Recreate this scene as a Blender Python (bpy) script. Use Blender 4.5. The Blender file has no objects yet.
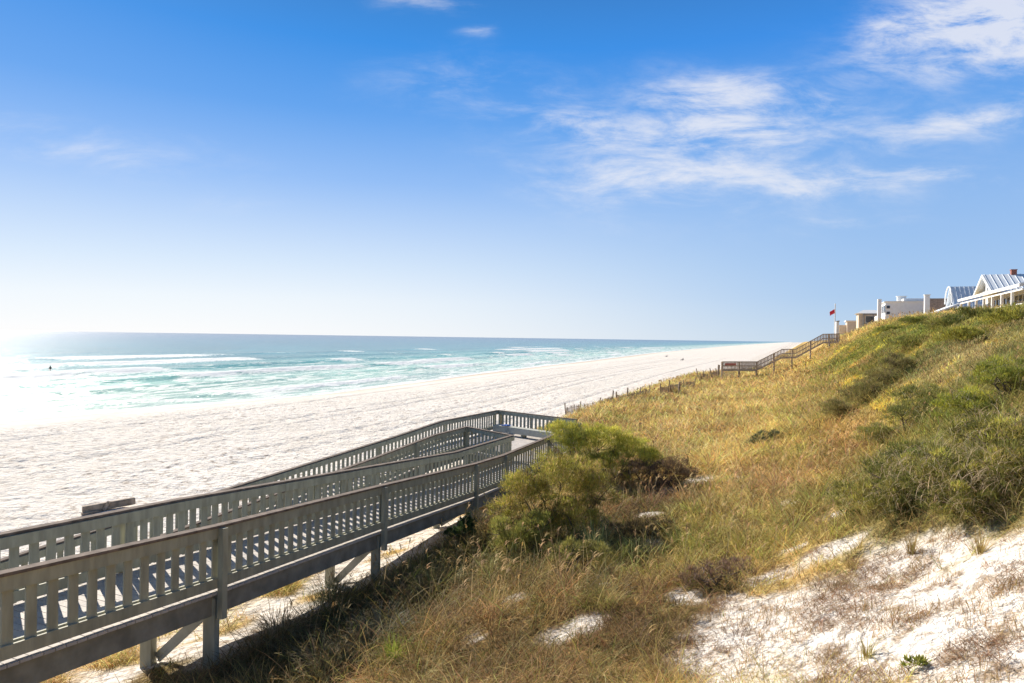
import bpy, math, numpy as np
from mathutils import Vector, Matrix
rng = np.random.default_rng(7)
R = math.radians
scene = bpy.context.scene
col = scene.collection
F = 683.0; CAMH = 8.0
SUN_AZ, SUN_EL = R(-38), R(31)

# ------------------------------------------------------------------ numpy noise
_H = rng.random((256, 256))
def vnoise(x, y):
    x = np.asarray(x, float); y = np.asarray(y, float)
    xi = np.floor(x).astype(int); yi = np.floor(y).astype(int)
    fx = x-xi; fy = y-yi; fx = fx*fx*(3-2*fx); fy = fy*fy*(3-2*fy)
    h = lambda a, b: _H[a & 255, b & 255]
    return (h(xi, yi)*(1-fx)*(1-fy)+h(xi+1, yi)*fx*(1-fy)+h(xi, yi+1)*(1-fx)*fy+h(xi+1, yi+1)*fx*fy)*2-1
def fbm(x, y, o=4):
    a = 1; s = 0; n = 0
    for k in range(o):
        s = s+a*vnoise(x*2**k+17.3*k, y*2**k-9.1*k); n += a; a *= .5
    return s/n
def sm(a, b, x):
    t = np.clip((np.asarray(x, float)-a)/(b-a), 0, 1); return t*t*(3-2*t)

# ------------------------------------------------------------------ terrain: s = metres inland of the camera line, Y = depth
def ext(Y): return .023*60*np.logaddexp(0, (np.asarray(Y, float)-170)/60)
def SX(X, Y): return .925*X-.36*Y-ext(Y)
def XS(s, Y): return (s+.36*Y+ext(Y))/.925
PS = np.array([-3000, -400, -140, -90, -78, -70, -60, -40, -24, -17, -14, -11, -8.6, -5, -2, 0, 2.2, 5, 7.5, 12, 20, 30, 3000])
PZ = np.array([-30, -14, -10, -8.6, -8.0, -7.55, -7.2, -7.0, -6.7, -6.5, -6.1, -5.65, -5.35, -5.0, -4.65, -4.1, -3.2, -1.2, .6, 1.7, 2.7, 3.0, 3.0])+CAMH
def shoreS(Y): return np.interp(Y, [0, 40, 60, 88, 120, 150, 250, 400, 1000, 4000], [-70, -67, -63, -56.5, -58, -61, -65, -74, -88, -95])
def seff(s, Y):
    s0 = shoreS(Y); return np.where(s < -40, -40+(s+40)*38/(-(s0+40)), s)
def dshift(Y): return 10*sm(93, 135, Y)+.012*np.maximum(np.asarray(Y, float)-135, 0)
def height(X, Y):
    X = np.asarray(X, float); Y = np.asarray(Y, float); s = SX(X, Y); se = seff(s, Y); sh = dshift(Y)
    se = np.where(se > -24, -24+(se+24)-sh*sm(-24, -10, se), se); s = np.where(s > -24, s-sh*sm(-24, -10, s), s)
    z = 0
    for d, w in ((-1, .25), (0, .5), (1, .25)): z = z+w*np.interp(se+d, PS, PZ)
    z = z+1.0*np.exp(-((Y-74)/20)**2)*sm(7, 11, s)*(1-sm(20, 30, s))
    z = z+.75*sm(38, 50, Y)*np.exp(-((s+11.5)/2.5)**2)
    dune = sm(-14, -8, s)
    nearramp = np.exp(-((s+9)/4)**2)*(1-sm(30, 40, Y))
    z = z+dune*(1-.7*nearramp)*(.34*fbm(X/5.5, Y/5.5, 3)+.13*fbm(X/1.7+31, Y/2.0, 2)+.075*fbm(X/.7+3, Y/.7, 3))
    beach = (1-sm(-15, -9, s))*sm(6, 16, s-shoreS(Y))*(1-sm(120, 220, Y))
    z = z+beach*(.085*fbm(X/.62, Y/.62, 2)+.06*fbm(X/2.3+5, Y/2.3, 2))
    ramp_low = (1-sm(-11, -9, s))*sm(-24, -20, s)*(1-sm(24, 30, Y))
    z = z-.42*np.exp(-((s+10.2)/2.4)**2)*sm(11, 15, Y)*(1-sm(25, 30, Y))
    return z-.12*ramp_low
def ray(px, py, dz=0.0):
    """world ground point on the line of sight through a picture point (used to place real things on the real ground)"""
    k = (px-512)/F; v = -(py-337.7-(px-512)*.0144)/F
    Y = np.concatenate([np.arange(2, 150, .05), np.arange(150, 3000, 2)])
    z = CAMH+v*Y; g = height(k*Y, Y)+dz
    i = int(np.argmax(z < g)); return Vector((k*Y[i], Y[i], g[i]-dz))
def at(px, py, Y):
    return Vector(((px-512)/F*Y, Y, CAMH-(py-337.7-(px-512)*.0144)/F*Y))

# ------------------------------------------------------------------ materials
def mat(name, color=(.5, .5, .5), rough=.7, metal=0, var=.0, scale=5, bump=0, bscale=30, stretch=(1, 1, 1), vcol=None, transl=0, spec=.5, color2=None):
    m = bpy.data.materials.new(name); m.use_nodes = True; nt = m.node_tree; N = nt.nodes; L = nt.links
    b = N['Principled BSDF']; b.inputs['Roughness'].default_value = rough; b.inputs['Metallic'].default_value = metal
    b.inputs['Specular IOR Level'].default_value = spec
    tc = N.new('ShaderNodeTexCoord'); mp = N.new('ShaderNodeMapping'); L.new(tc.outputs['Object'], mp.inputs[0])
    mp.inputs['Scale'].default_value = stretch
    src = None
    if vcol:
        a = N.new('ShaderNodeAttribute'); a.attribute_name = vcol; src = a.outputs['Color']
    n = N.new('ShaderNodeTexNoise'); n.inputs['Scale'].default_value = scale; n.inputs['Detail'].default_value = 6; L.new(mp.outputs[0], n.inputs['Vector'])
    if not vcol:
        c2 = color2 or tuple(min(1, c*(1-var)) for c in color); c1 = color if color2 else tuple(min(1, c*(1+var*.6)) for c in color)
        r = N.new('ShaderNodeValToRGB'); r.color_ramp.elements[0].color = (*c2, 1); r.color_ramp.elements[1].color = (*c1, 1)
        r.color_ramp.elements[0].position = .35; r.color_ramp.elements[1].position = .65
        L.new(n.outputs[0], r.inputs[0]); src = r.outputs[0]
    L.new(src, b.inputs['Base Color'])
    if bump:
        n2 = N.new('ShaderNodeTexNoise'); n2.inputs['Scale'].default_value = bscale; n2.inputs['Detail'].default_value = 5; L.new(mp.outputs[0], n2.inputs['Vector'])
        bp = N.new('ShaderNodeBump'); bp.inputs['Strength'].default_value = bump; bp.inputs['Distance'].default_value = .02
        L.new(n2.outputs[0], bp.inputs['Height']); L.new(bp.outputs[0], b.inputs['Normal'])
    if transl:
        t = N.new('ShaderNodeBsdfTranslucent'); L.new(src, t.inputs['Color']); mx = N.new('ShaderNodeMixShader'); mx.inputs[0].default_value = transl
        L.new(b.outputs[0], mx.inputs[1]); L.new(t.outputs[0], mx.inputs[2]); L.new(mx.outputs[0], N['Material Output'].inputs[0])
    return m
M = {}
M['rail'] = mat('grey_green_painted_wood', (.36, .355, .27), .7, var=.22, scale=7, bump=.35, bscale=22, stretch=(1, 1, .22))
M['cap'] = mat('weathered_rail_cap', (.19, .15, .125), .9, var=.35, scale=6, bump=.4, bscale=25, spec=.15)
M['joist'] = mat('dark_painted_joist', (.27, .26, .215), .8, var=.3, scale=3, bump=.4, bscale=14)
M['deck'] = mat('pale_weathered_decking', (.56, .51, .46), .8, color2=(.42, .39, .37), scale=3, bump=.5, bscale=20)
M['bench'] = mat('pale_grey_bench_paint', (.42, .42, .36), .6, var=.15, scale=5, bump=.3)
M['oldwood'] = mat('old_brown_wood', (.36, .275, .20), .85, var=.4, scale=5, bump=.6, bscale=25)
M['leaf'] = mat('foliage', vcol='Col', rough=.6, transl=.38, spec=.2)
M['grass'] = mat('grass_blades', vcol='Col', rough=.65, transl=.34, spec=.15)
M['bark'] = mat('shrub_bark', (.13, .09, .06), .9, var=.4, scale=20, bump=.5)
M['white'] = mat('white_paint', (.80, .80, .78), .6, var=.05, scale=2, bump=.15)
M['cream'] = mat('cream_stucco', (.62, .52, .40), .85, var=.1, scale=2, bump=.2)
M['tan'] = mat('tan_siding', (.58, .45, .24), .8, var=.1, scale=2, bump=.2)
M['metal'] = mat('standing_seam_metal', (.70, .74, .78), .6, metal=0, var=.06, scale=1)
M['shingle'] = mat('brown_shingles', (.22, .15, .11), .9, var=.45, scale=4, bump=.6, bscale=12)
M['glass'] = mat('dark_window_glass', (.02, .025, .04), .08, var=.1)
M['brick'] = mat('chimney_brick', (.32, .12, .08), .9, var=.3, scale=8, bump=.5)
M['grey'] = mat('grey_trim', (.16, .16, .17), .6, var=.15)
M['red'] = mat('red_cloth', (.78, .03, .05), .7, var=.2)
M['stairwood'] = mat('sun_bleached_stair_wood', (.46, .37, .28), .85, var=.3, scale=4, bump=.4)
M['faded'] = mat('faded_red_paint', (.50, .16, .12), .8, var=.2)
M['blue'] = mat('blue_cloth', (.03, .12, .42), .8, var=.2)
M['skin'] = mat('skin_tone', (.42, .24, .16), .55, var=.05)
M['dark'] = mat('black_neoprene', (.02, .02, .025), .5, var=.1)
M['board'] = mat('pale_board', (.7, .7, .66), .35, var=.05)

# ------------------------------------------------------------------ mesh helpers
class MB:
    def __init__(s): s.v = []; s.f = []; s.m = []
    def hexa(s, c, mi=0):
        b = len(s.v); s.v += [tuple(p) for p in c]
        for q in ((0, 3, 2, 1), (4, 5, 6, 7), (0, 1, 5, 4), (1, 2, 6, 5), (2, 3, 7, 6), (3, 0, 4, 7)): s.f.append([b+i for i in q]); s.m.append(mi)
    def poly(s, pts, mi=0):
        b = len(s.v); s.v += [tuple(p) for p in pts]; s.f.append(list(range(b, b+len(pts)))); s.m.append(mi)
    def prism(s, base, off, mi=0):
        b = len(s.v); n = len(base); off = Vector(off); s.v += [tuple(p) for p in base]+[tuple(Vector(p)+off) for p in base]
        s.f.append(list(range(b+n-1, b-1, -1))); s.f.append(list(range(b+n, b+2*n))); s.m += [mi, mi]
        for i in range(n): j = (i+1) % n; s.f.append([b+i, b+j, b+n+j, b+n+i]); s.m.append(mi)
    def slat(s, p, q, z0, z1, off, th, mi=0):
        """board whose long edges follow p->q, between heights z0,z1 above it; off = sideways offset, th = thickness"""
        p = Vector(p); q = Vector(q); d = (q-p); d.z = 0; d.normalize(); n = Vector((-d.y, d.x, 0))
        a = n*(off-th/2); b = n*(off+th/2); Z0 = Vector((0, 0, z0)); Z1 = Vector((0, 0, z1))
        s.hexa([p+a+Z0, q+a+Z0, q+b+Z0, p+b+Z0, p+a+Z1, q+a+Z1, q+b+Z1, p+b+Z1], mi)
    def beam(s, p, q, w, h, mi=0):
        p = Vector(p); q = Vector(q); d = (q-p).normalized(); up = Vector((0, 0, 1)) if abs(d.z) < .95 else Vector((0, 1, 0))
        x = d.cross(up).normalized(); y = x.cross(d).normalized()
        c = []
        for e in (p, q):
            for a, b in ((-1, -1), (1, -1), (1, 1), (-1, 1)): c.append(e+x*a*w/2+y*b*h/2)
        s.hexa(c, mi)
    def tube(s, pts, rad, n=6, mi=0, cap=True):
        pts = [Vector(p) for p in pts]; b0 = len(s.v)
        for i, p in enumerate(pts):
            d = (pts[min(i+1, len(pts)-1)]-pts[max(i-1, 0)]).normalized()
            up = Vector((0, 0, 1)) if abs(d.z) < .9 else Vector((1, 0, 0)); x = d.cross(up).normalized(); y = x.cross(d)
            r = rad[i] if hasattr(rad, '__len__') else rad
            for k in range(n): a = 2*math.pi*k/n; s.v.append(tuple(p+x*math.cos(a)*r+y*math.sin(a)*r))
        for i in range(len(pts)-1):
            for k in range(n): j = (k+1) % n; s.f.append([b0+i*n+k, b0+i*n+j, b0+(i+1)*n+j, b0+(i+1)*n+k]); s.m.append(mi)
        if cap:
            s.f.append([b0+k for k in range(n)][::-1]); s.f.append([b0+(len(pts)-1)*n+k for k in range(n)]); s.m += [mi, mi]
    def build(s, name, mats, parent=None, origin=None, bevel=0):
        me = bpy.data.meshes.new(name); o = Vector(origin) if origin is not None else Vector((0, 0, 0))
        if parent is not None: o = Vector(parent_world(parent))
        me.from_pydata([tuple(Vector(v)-o) for v in s.v], [], s.f)
        mats = mats if isinstance(mats, list) else [mats]
        for m in mats: me.materials.append(m)
        if len(mats) > 1: me.polygons.foreach_set('material_index', s.m)
        me.validate(); me.update()
        ob = bpy.data.objects.new(name, me); col.objects.link(ob)
        if parent is not None: ob.parent = parent
        else: ob.location = o
        if bevel:
            bv = ob.modifiers.new('b', 'BEVEL'); bv.width = bevel; bv.segments = 1; bv.limit_method = 'ANGLE'
        return ob
def parent_world(o):
    v = Vector((0, 0, 0))
    while o is not None: v += o.location; o = o.parent
    return v
def tag(o, label=None, cat=None, group=None, kind=None):
    if label: o['label'] = label
    if cat: o['category'] = cat
    if group: o['group'] = group
    if kind: o['kind'] = kind
    return o
def thing(name, loc, label, cat, group=None):
    o = bpy.data.objects.new(name, None); o.location = loc; o.empty_display_size = .2; col.objects.link(o); return tag(o, label, cat, group)

def np_mesh(name, V, loops, starts, totals, mats, colors=None, matidx=None, smooth=False):
    me = bpy.data.meshes.new(name); me.vertices.add(len(V)); me.vertices.foreach_set('co', np.ascontiguousarray(V, np.float32).ravel())
    me.loops.add(len(loops)); me.loops.foreach_set('vertex_index', np.asarray(loops, np.int32))
    me.polygons.add(len(starts)); me.polygons.foreach_set('loop_start', np.asarray(starts, np.int32)); me.polygons.foreach_set('loop_total', np.asarray(totals, np.int32))
    if smooth: me.polygons.foreach_set('use_smooth', np.ones(len(starts), bool))
    for m in (mats if isinstance(mats, list) else [mats]): me.materials.append(m)
    if matidx is not None: me.polygons.foreach_set('material_index', np.asarray(matidx, np.int32))
    if colors is not None:
        a = me.color_attributes.new('Col', 'FLOAT_COLOR', 'POINT')
        c = np.ones((len(V), 4), np.float32); c[:, :3] = colors; a.data.foreach_set('color', c.ravel())
    me.update(calc_edges=True); return me
def grid_mesh(name, X, Y, Z, m, attrs={}, smooth=True):
    r, c = X.shape; V = np.stack([X, Y, Z], -1).reshape(-1, 3); i = np.arange(r*c).reshape(r, c)
    q = np.stack([i[:-1, :-1], i[:-1, 1:], i[1:, 1:], i[1:, :-1]], -1).reshape(-1, 4)
    me = np_mesh(name, V, q.ravel(), np.arange(len(q))*4, np.full(len(q), 4), m, smooth=smooth)
    for k, a in attrs.items():
        if a.ndim == 3:
            at_ = me.color_attributes.new(k, 'FLOAT_COLOR', 'POINT'); cc = np.ones((r*c, 4), np.float32); cc[:, :3] = a.reshape(-1, 3); at_.data.foreach_set('color', cc.ravel())
        else:
            at_ = me.attributes.new(k, 'FLOAT', 'POINT'); at_.data.foreach_set('value', a.astype(np.float32).ravel())
    ob = bpy.data.objects.new(name, me); col.objects.link(ob); return ob

def blade_arrays(P, az, lean, L, W, C, curl, nseg=3, tipw=.0, twist=None, C2=None):
    n = len(P); f = lambda a: np.broadcast_to(np.asarray(a, float), (n,))
    az, lean, L, W, curl = map(f, (az, lean, L, W, curl))
    h = np.stack([np.cos(az), np.sin(az), np.zeros(n)], 1); up = np.array([0, 0, 1.])
    tw = az+math.pi/2 if twist is None else twist; w = np.stack([np.cos(tw), np.sin(tw), np.zeros(n)], 1)
    V = np.zeros((n, 2*nseg+1, 3)); p = P.copy()
    for k in range(nseg+1):
        if k < nseg:
            ww = (W*(1-.55*k/nseg)*.5)[:, None]; V[:, 2*k] = p-w*ww; V[:, 2*k+1] = p+w*ww
        else: V[:, 2*nseg] = p
        a = lean+curl*(k+.5)/nseg; p = p+(h*np.sin(a)[:, None]+up*np.cos(a)[:, None])*(L/nseg)[:, None]
    nv = 2*nseg+1; tl = []; tot = []
    for k in range(nseg-1): tl += [2*k, 2*k+1, 2*k+3, 2*k+2]; tot.append(4)
    k = nseg-1; tl += [2*k, 2*k+1, 2*nseg]; tot.append(3)
    loops = (np.arange(n)[:, None]*nv+np.array(tl)[None]).ravel()
    totals = np.tile(tot, n); 
    if C2 is None: Cc = np.repeat(C, nv, 0)
    else:
        t = np.array([i//2/nseg for i in range(nv)])[None, :, None]; Cc = (C[:, None]*(1-t)+C2[:, None]*t).reshape(-1, 3)
    return V.reshape(-1, 3), loops, totals, Cc
def merge_blades(parts):
    V = []; Lp = []; T = []; C = []; b = 0
    for v, l, t, c in parts: V.append(v); Lp.append(l+b); T.append(t); C.append(c); b += len(v)
    V = np.concatenate(V); Lp = np.concatenate(Lp); T = np.concatenate(T); C = np.concatenate(C)
    return V, Lp, np.concatenate([[0], np.cumsum(T)[:-1]]), T, C
def blades_object(name, parts, m, parent=None, origin=(0, 0, 0)):
    V, Lp, S, T, C = merge_blades(parts); o = np.array(origin if parent is None else parent_world(parent))
    me = np_mesh(name, V-o, Lp, S, T, m, colors=np.clip(C, 0, 1)); ob = bpy.data.objects.new(name, me); col.objects.link(ob)
    if parent is not None: ob.parent = parent
    else: ob.location = o
    return ob
def jitter(c, n, amt=.25, hue=.08):
    c = np.broadcast_to(np.asarray(c, float), (n, 3)); return c*(1+amt*rng.standard_normal((n, 1)))*(1+hue*rng.standard_normal((n, 3)))
U = rng.uniform

# ------------------------------------------------------------------ planting map (all in metres on the ground)
SAND = [(870, 610, 1.5, 1.9), (780, 620, 1.2, 1.6), (960, 610, 1.3, 1.6), (735, 665, .75, 1.2), (1000, 560, .9, .8), (840, 548, .7, .4), (1010, 650, 1.2, 1.2),
        (880, 665, 1.3, 1.3), (770, 580, .6, .4), (905, 565, 1.1, .8), (592, 622, .33, .42), (700, 482, .65, .6), (672, 490, .5, .5), (690, 600, .35, .5), (655, 548, .3, .45), (745, 640, .9, .9), (650, 515, .4, .4), (485, 518, .5, .8), (515, 505, .6, .8), (560, 640, .2, .2), (735, 600, .35, .3), (710, 575, .22, .25), (800, 548, .3, .25), (520, 598, .22, .3), (478, 640, .16, .2), (790, 505, .3, .3), (610, 585, .2, .25), (840, 515, .35, .3), (742, 478, .25, .35),  (1015, 590, 1, 1)]
SANDP = [(ray(a, b), c, d) for a, b, c, d in SAND]
def bare(X, Y):
    s = SX(X, Y); m = np.zeros_like(X)
    for p, rx, ry in SANDP: m = np.maximum(m, np.exp(-(((X-p.x)/rx)**2+((Y-p.y)/ry)**2)))
    m = sm(.22, .74, m+.40*fbm(X/.5, Y/.5, 4)+.14*fbm(X/.16, Y/.16, 2))
    toe = np.interp(Y, [0, 28, 36, 45, 90, 200], [-11.5, -12.0, -13.0, -14.6, -13.8, -13.5])+dshift(Y)
    m = np.maximum(m, 1-sm(-.7, .7, s-toe+.8*fbm(X/2, Y/2, 3)))
    under = np.exp(-((s+10.0)/1.55)**4)*(1-sm(25, 29, Y)); m = np.maximum(m, under*sm(-.35, .25, fbm(X/1.1+9, Y/1.1, 3)+.16))
    return m
GOLD = np.array([.86, .63, .25])
ZONES = [ # px, py, rs, rt, colour, height factor
 (870, 345, 2.6, 12, (.17, .18, .035), .5), (910, 330, 3.5, 14, (.20, .20, .04), .5), (960, 325, 4, 12, (.19, .19, .04), .55), (1005, 322, 5, 9, (.21, .20, .045), .55), (1020, 335, 4, 5, (.24, .22, .05), .6),
 (985, 352, 1.8, 4.0, (.26, .20, .15), .5), (945, 360, 1.2, 3.0, (.27, .21, .14), .5),
 (730, 545, 1.3, 1.7, (.38, .31, .10), 1), (690, 560, 1.0, 1.5, (.36, .28, .10), 1), (760, 520, 1.3, 1.6, (.42, .32, .11), 1), (720, 510, 1.0, 2, (.40, .32, .11), 1), (640, 460, 1.5, 3, (.30, .22, .09), 1),
 (600, 660, 1.2, 1.3, (.25, .165, .075), .8), (540, 655, 1.0, 1.2, (.27, .175, .08), .8), (480, 665, 1.0, 1, (.25, .175, .08), .8), (650, 640, .9, 1.0, (.23, .15, .07), .8), (560, 600, 1.5, 1.6, (.30, .20, .08), .85), (700, 590, .6, 1.0, (.17, .10, .06), .8),
 (480, 590, 1.5, 1.7, (.27, .20, .08), .9), (430, 620, 1.0, 1.2, (.24, .16, .07), .9), (600, 575, 1.3, 1.2, (.30, .25, .09), .9), (520, 560, 1.2, 1.2, (.20, .19, .06), .9),
 (640, 505, 1.6, 1.6, (.15, .09, .05), .8), (600, 530, 1.5, 1.2, (.15, .11, .05), .8), (580, 545, 1.5, 1.0, (.14, .12, .05), .8),
 (300, 635, 1.6, 1.7, (.085, .08, .035), 1.2), (350, 625, 1.3, 1.5, (.09, .08, .035), 1.2), (400, 600, 1.0, 1.6, (.08, .07, .03), 1.0), (250, 670, 1.3, 1.2, (.10, .08, .035), 1.0), (440, 560, .9, 1.6, (.08, .075, .03), .9),  # dark litter tones; those along the ramp also paint in its cast shadow
 (930, 440, 2.0, 3.0, (.18, .18, .05), .9), (1000, 470, 1.8, 2.5, (.17, .16, .06), .9), (880, 385, 1.6, 3, (.20, .17, .07), .8), (980, 400, 2.0, 4, (.22, .21, .06), .8),
 (830, 470, .8, 1.5, (.42, .27, .11), .8), (850, 440, .8, 3, (.44, .27, .12), .8), (780, 490, .8, 2, (.42, .27, .12), .8)]
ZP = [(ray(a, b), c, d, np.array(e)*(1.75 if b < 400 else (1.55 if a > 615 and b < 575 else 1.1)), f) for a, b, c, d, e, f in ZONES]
def veg(X, Y):
    w0 = np.full_like(X, .22); c = GOLD[None]*w0[:, None]; hf = w0*1.0
    s = SX(X, Y)
    for p, rs, rt, cc, f in ZP:
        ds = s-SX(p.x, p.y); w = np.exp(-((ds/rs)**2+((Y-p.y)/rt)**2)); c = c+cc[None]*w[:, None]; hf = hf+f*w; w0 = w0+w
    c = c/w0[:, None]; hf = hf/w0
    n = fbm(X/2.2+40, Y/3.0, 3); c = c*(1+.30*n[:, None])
    g = sm(.1, .6, fbm(X/1.6-20, Y/2.4+7, 3))*.25; c = c*(1-g[:, None])+g[:, None]*np.array([.30, .29, .06])*c.sum(1)[:, None]/.97
    b = sm(.15, .6, fbm(X/1.9+60, Y/2.6+27, 3))*.5; c = c*(1-b[:, None])+b[:, None]*np.array([.42, .27, .14])*c.sum(1)[:, None]/.97
    return c, hf

# ------------------------------------------------------------------ ground
def build_ground():
    Ys = np.concatenate([np.arange(-12, 5, .6), np.arange(5, 60, .22), np.arange(60, 130, .6), np.geomspace(131, 9000, 90)])
    Ss = np.concatenate([-np.geomspace(3000, 96, 20), np.arange(-95, -64, 1.2), np.arange(-64, -14, .28), np.arange(-14, 9, .16), np.arange(9, 24, .6), np.geomspace(24.5, 6000, 30)])
    S, Yg = np.meshgrid(Ss, Ys); X = XS(S, Yg); Z = height(X, Yg)
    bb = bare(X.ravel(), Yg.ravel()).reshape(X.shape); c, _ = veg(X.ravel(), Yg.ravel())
    cov = (1-bb)
    foot = sm(6, 16, S-shoreS(Yg)+3*fbm(Yg/9, S/9, 3)); wet = (1-sm(.5, 8.0, S-shoreS(Yg)+2.5*fbm(Yg/14, S/9, 3)))
    m = bpy.data.materials.new('sand'); m.use_nodes = True; nt = m.node_tree; N = nt.nodes; L = nt.links; b = N['Principled BSDF']
    b.inputs['Specular IOR Level'].default_value = .08
    def attr(k, o='Fac'): a = N.new('ShaderNodeAttribute'); a.attribute_name = k; return a.outputs[o]
    geo = N.new('ShaderNodeNewGeometry')
    def noise(sc, det=5, rgh=.5): n = N.new('ShaderNodeTexNoise'); n.inputs['Scale'].default_value = sc; n.inputs['Detail'].default_value = det; n.inputs['Roughness'].default_value = rgh; L.new(geo.outputs['Position'], n.inputs['Vector']); return n.outputs[0]
    def ramp(s, e):
        r = N.new('ShaderNodeValToRGB'); r.color_ramp.elements[0].position, r.color_ramp.elements[0].color = e[0][0], (*e[0][1], 1); r.color_ramp.elements[1].position, r.color_ramp.elements[1].color = e[-1][0], (*e[-1][1], 1)
        for p, c_ in e[1:-1]: q = r.color_ramp.elements.new(p); q.color = (*c_, 1)
        L.new(s, r.inputs[0]); return r.outputs[0]
    def mix(f, a_, b_): x = N.new('ShaderNodeMix'); x.data_type = 'RGBA'; L.new(f, x.inputs[0]); L.new(a_, x.inputs[6]); L.new(b_, x.inputs[7]); return x.outputs[2]
    def mul(a_, b_):
        x = N.new('ShaderNodeMath'); x.operation = 'MULTIPLY'; L.new(a_, x.inputs[0]); L.new(b_, x.inputs[1]); return x.outputs[0]
    sand = ramp(noise(.5, 6, .6), [(.3, (.66, .60, .52)), (.7, (.80, .75, .685))])
    speck = ramp(noise(2.2, 8, .75), [(.38, (.36, .29, .23)), (.48, (.80, .75, .685))])  # dark specks put the shade of footprints into the sand colour
    sand = mix(mul(attr('foot'), ramp(noise(.10), [(.4, (.3,)*3), (.60, (1.0,)*3)])), sand, speck)
    # litter and twigs lying on the dune sand
    lit = ramp(noise(7, 8, .8), [(.45, (.16, .10, .06)), (.60, (.42, .30, .17))])
    du = N.new('ShaderNodeMath'); du.operation = 'MULTIPLY'; L.new(attr('dune'), du.inputs[0]); L.new(ramp(noise(3.3, 9, .8), [(.50, (0,)*3), (.60, (.75,)*3)]), du.inputs[1])
    s2 = mix(du.outputs[0], sand, lit)
    wetc = ramp(noise(.3), [(.3, (.47, .38, .29)), (.7, (.58, .48, .38))])
    s3 = mix(attr('wet'), s2, wetc)
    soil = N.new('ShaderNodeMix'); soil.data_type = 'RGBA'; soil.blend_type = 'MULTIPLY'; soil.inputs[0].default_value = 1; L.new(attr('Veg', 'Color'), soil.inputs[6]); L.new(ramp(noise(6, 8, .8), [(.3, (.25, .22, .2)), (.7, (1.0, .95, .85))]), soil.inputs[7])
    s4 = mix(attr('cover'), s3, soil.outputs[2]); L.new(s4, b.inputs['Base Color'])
    rr = N.new('ShaderNodeMapRange'); rr.inputs[3].default_value = .95; rr.inputs[4].default_value = .7; L.new(attr('wet'), rr.inputs[0]); L.new(rr.outputs[0], b.inputs['Roughness'])
    inv = N.new('ShaderNodeMath'); inv.operation = 'SUBTRACT'; inv.inputs[0].default_value = 1; L.new(attr('wet'), inv.inputs[1])
    b1 = N.new('ShaderNodeBump'); b1.inputs['Distance'].default_value = .22; L.new(noise(3.2, 5, .6), b1.inputs['Height']); L.new(mul(inv.outputs[0], attr('foot')), b1.inputs['Strength'])
    b2 = N.new('ShaderNodeBump'); b2.inputs['Distance'].default_value = .02; b2.inputs['Strength'].default_value = .6; L.new(noise(22, 4), b2.inputs['Height']); L.new(b1.outputs[0], b2.inputs['Normal']); L.new(b2.outputs[0], b.inputs['Normal'])
    # tyre ruts running along the beach
    rut = np.zeros_like(S)
    for s0, wv in ((-30, 1.5), (-27.6, 1.5), (-38.5, 1.0), (-36, 1.0), (-20.5, .6), (-48, 2)):
        rut = rut+np.exp(-((S-s0-wv*np.sin(Yg/31))/.32)**2)
    Z = Z-.13*rut*sm(25, 40, Yg)*(1-sm(200, 400, Yg))
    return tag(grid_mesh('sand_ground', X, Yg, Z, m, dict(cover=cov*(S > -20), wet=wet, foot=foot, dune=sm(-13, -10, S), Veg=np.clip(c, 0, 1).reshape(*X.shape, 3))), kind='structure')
build_ground()

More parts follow.
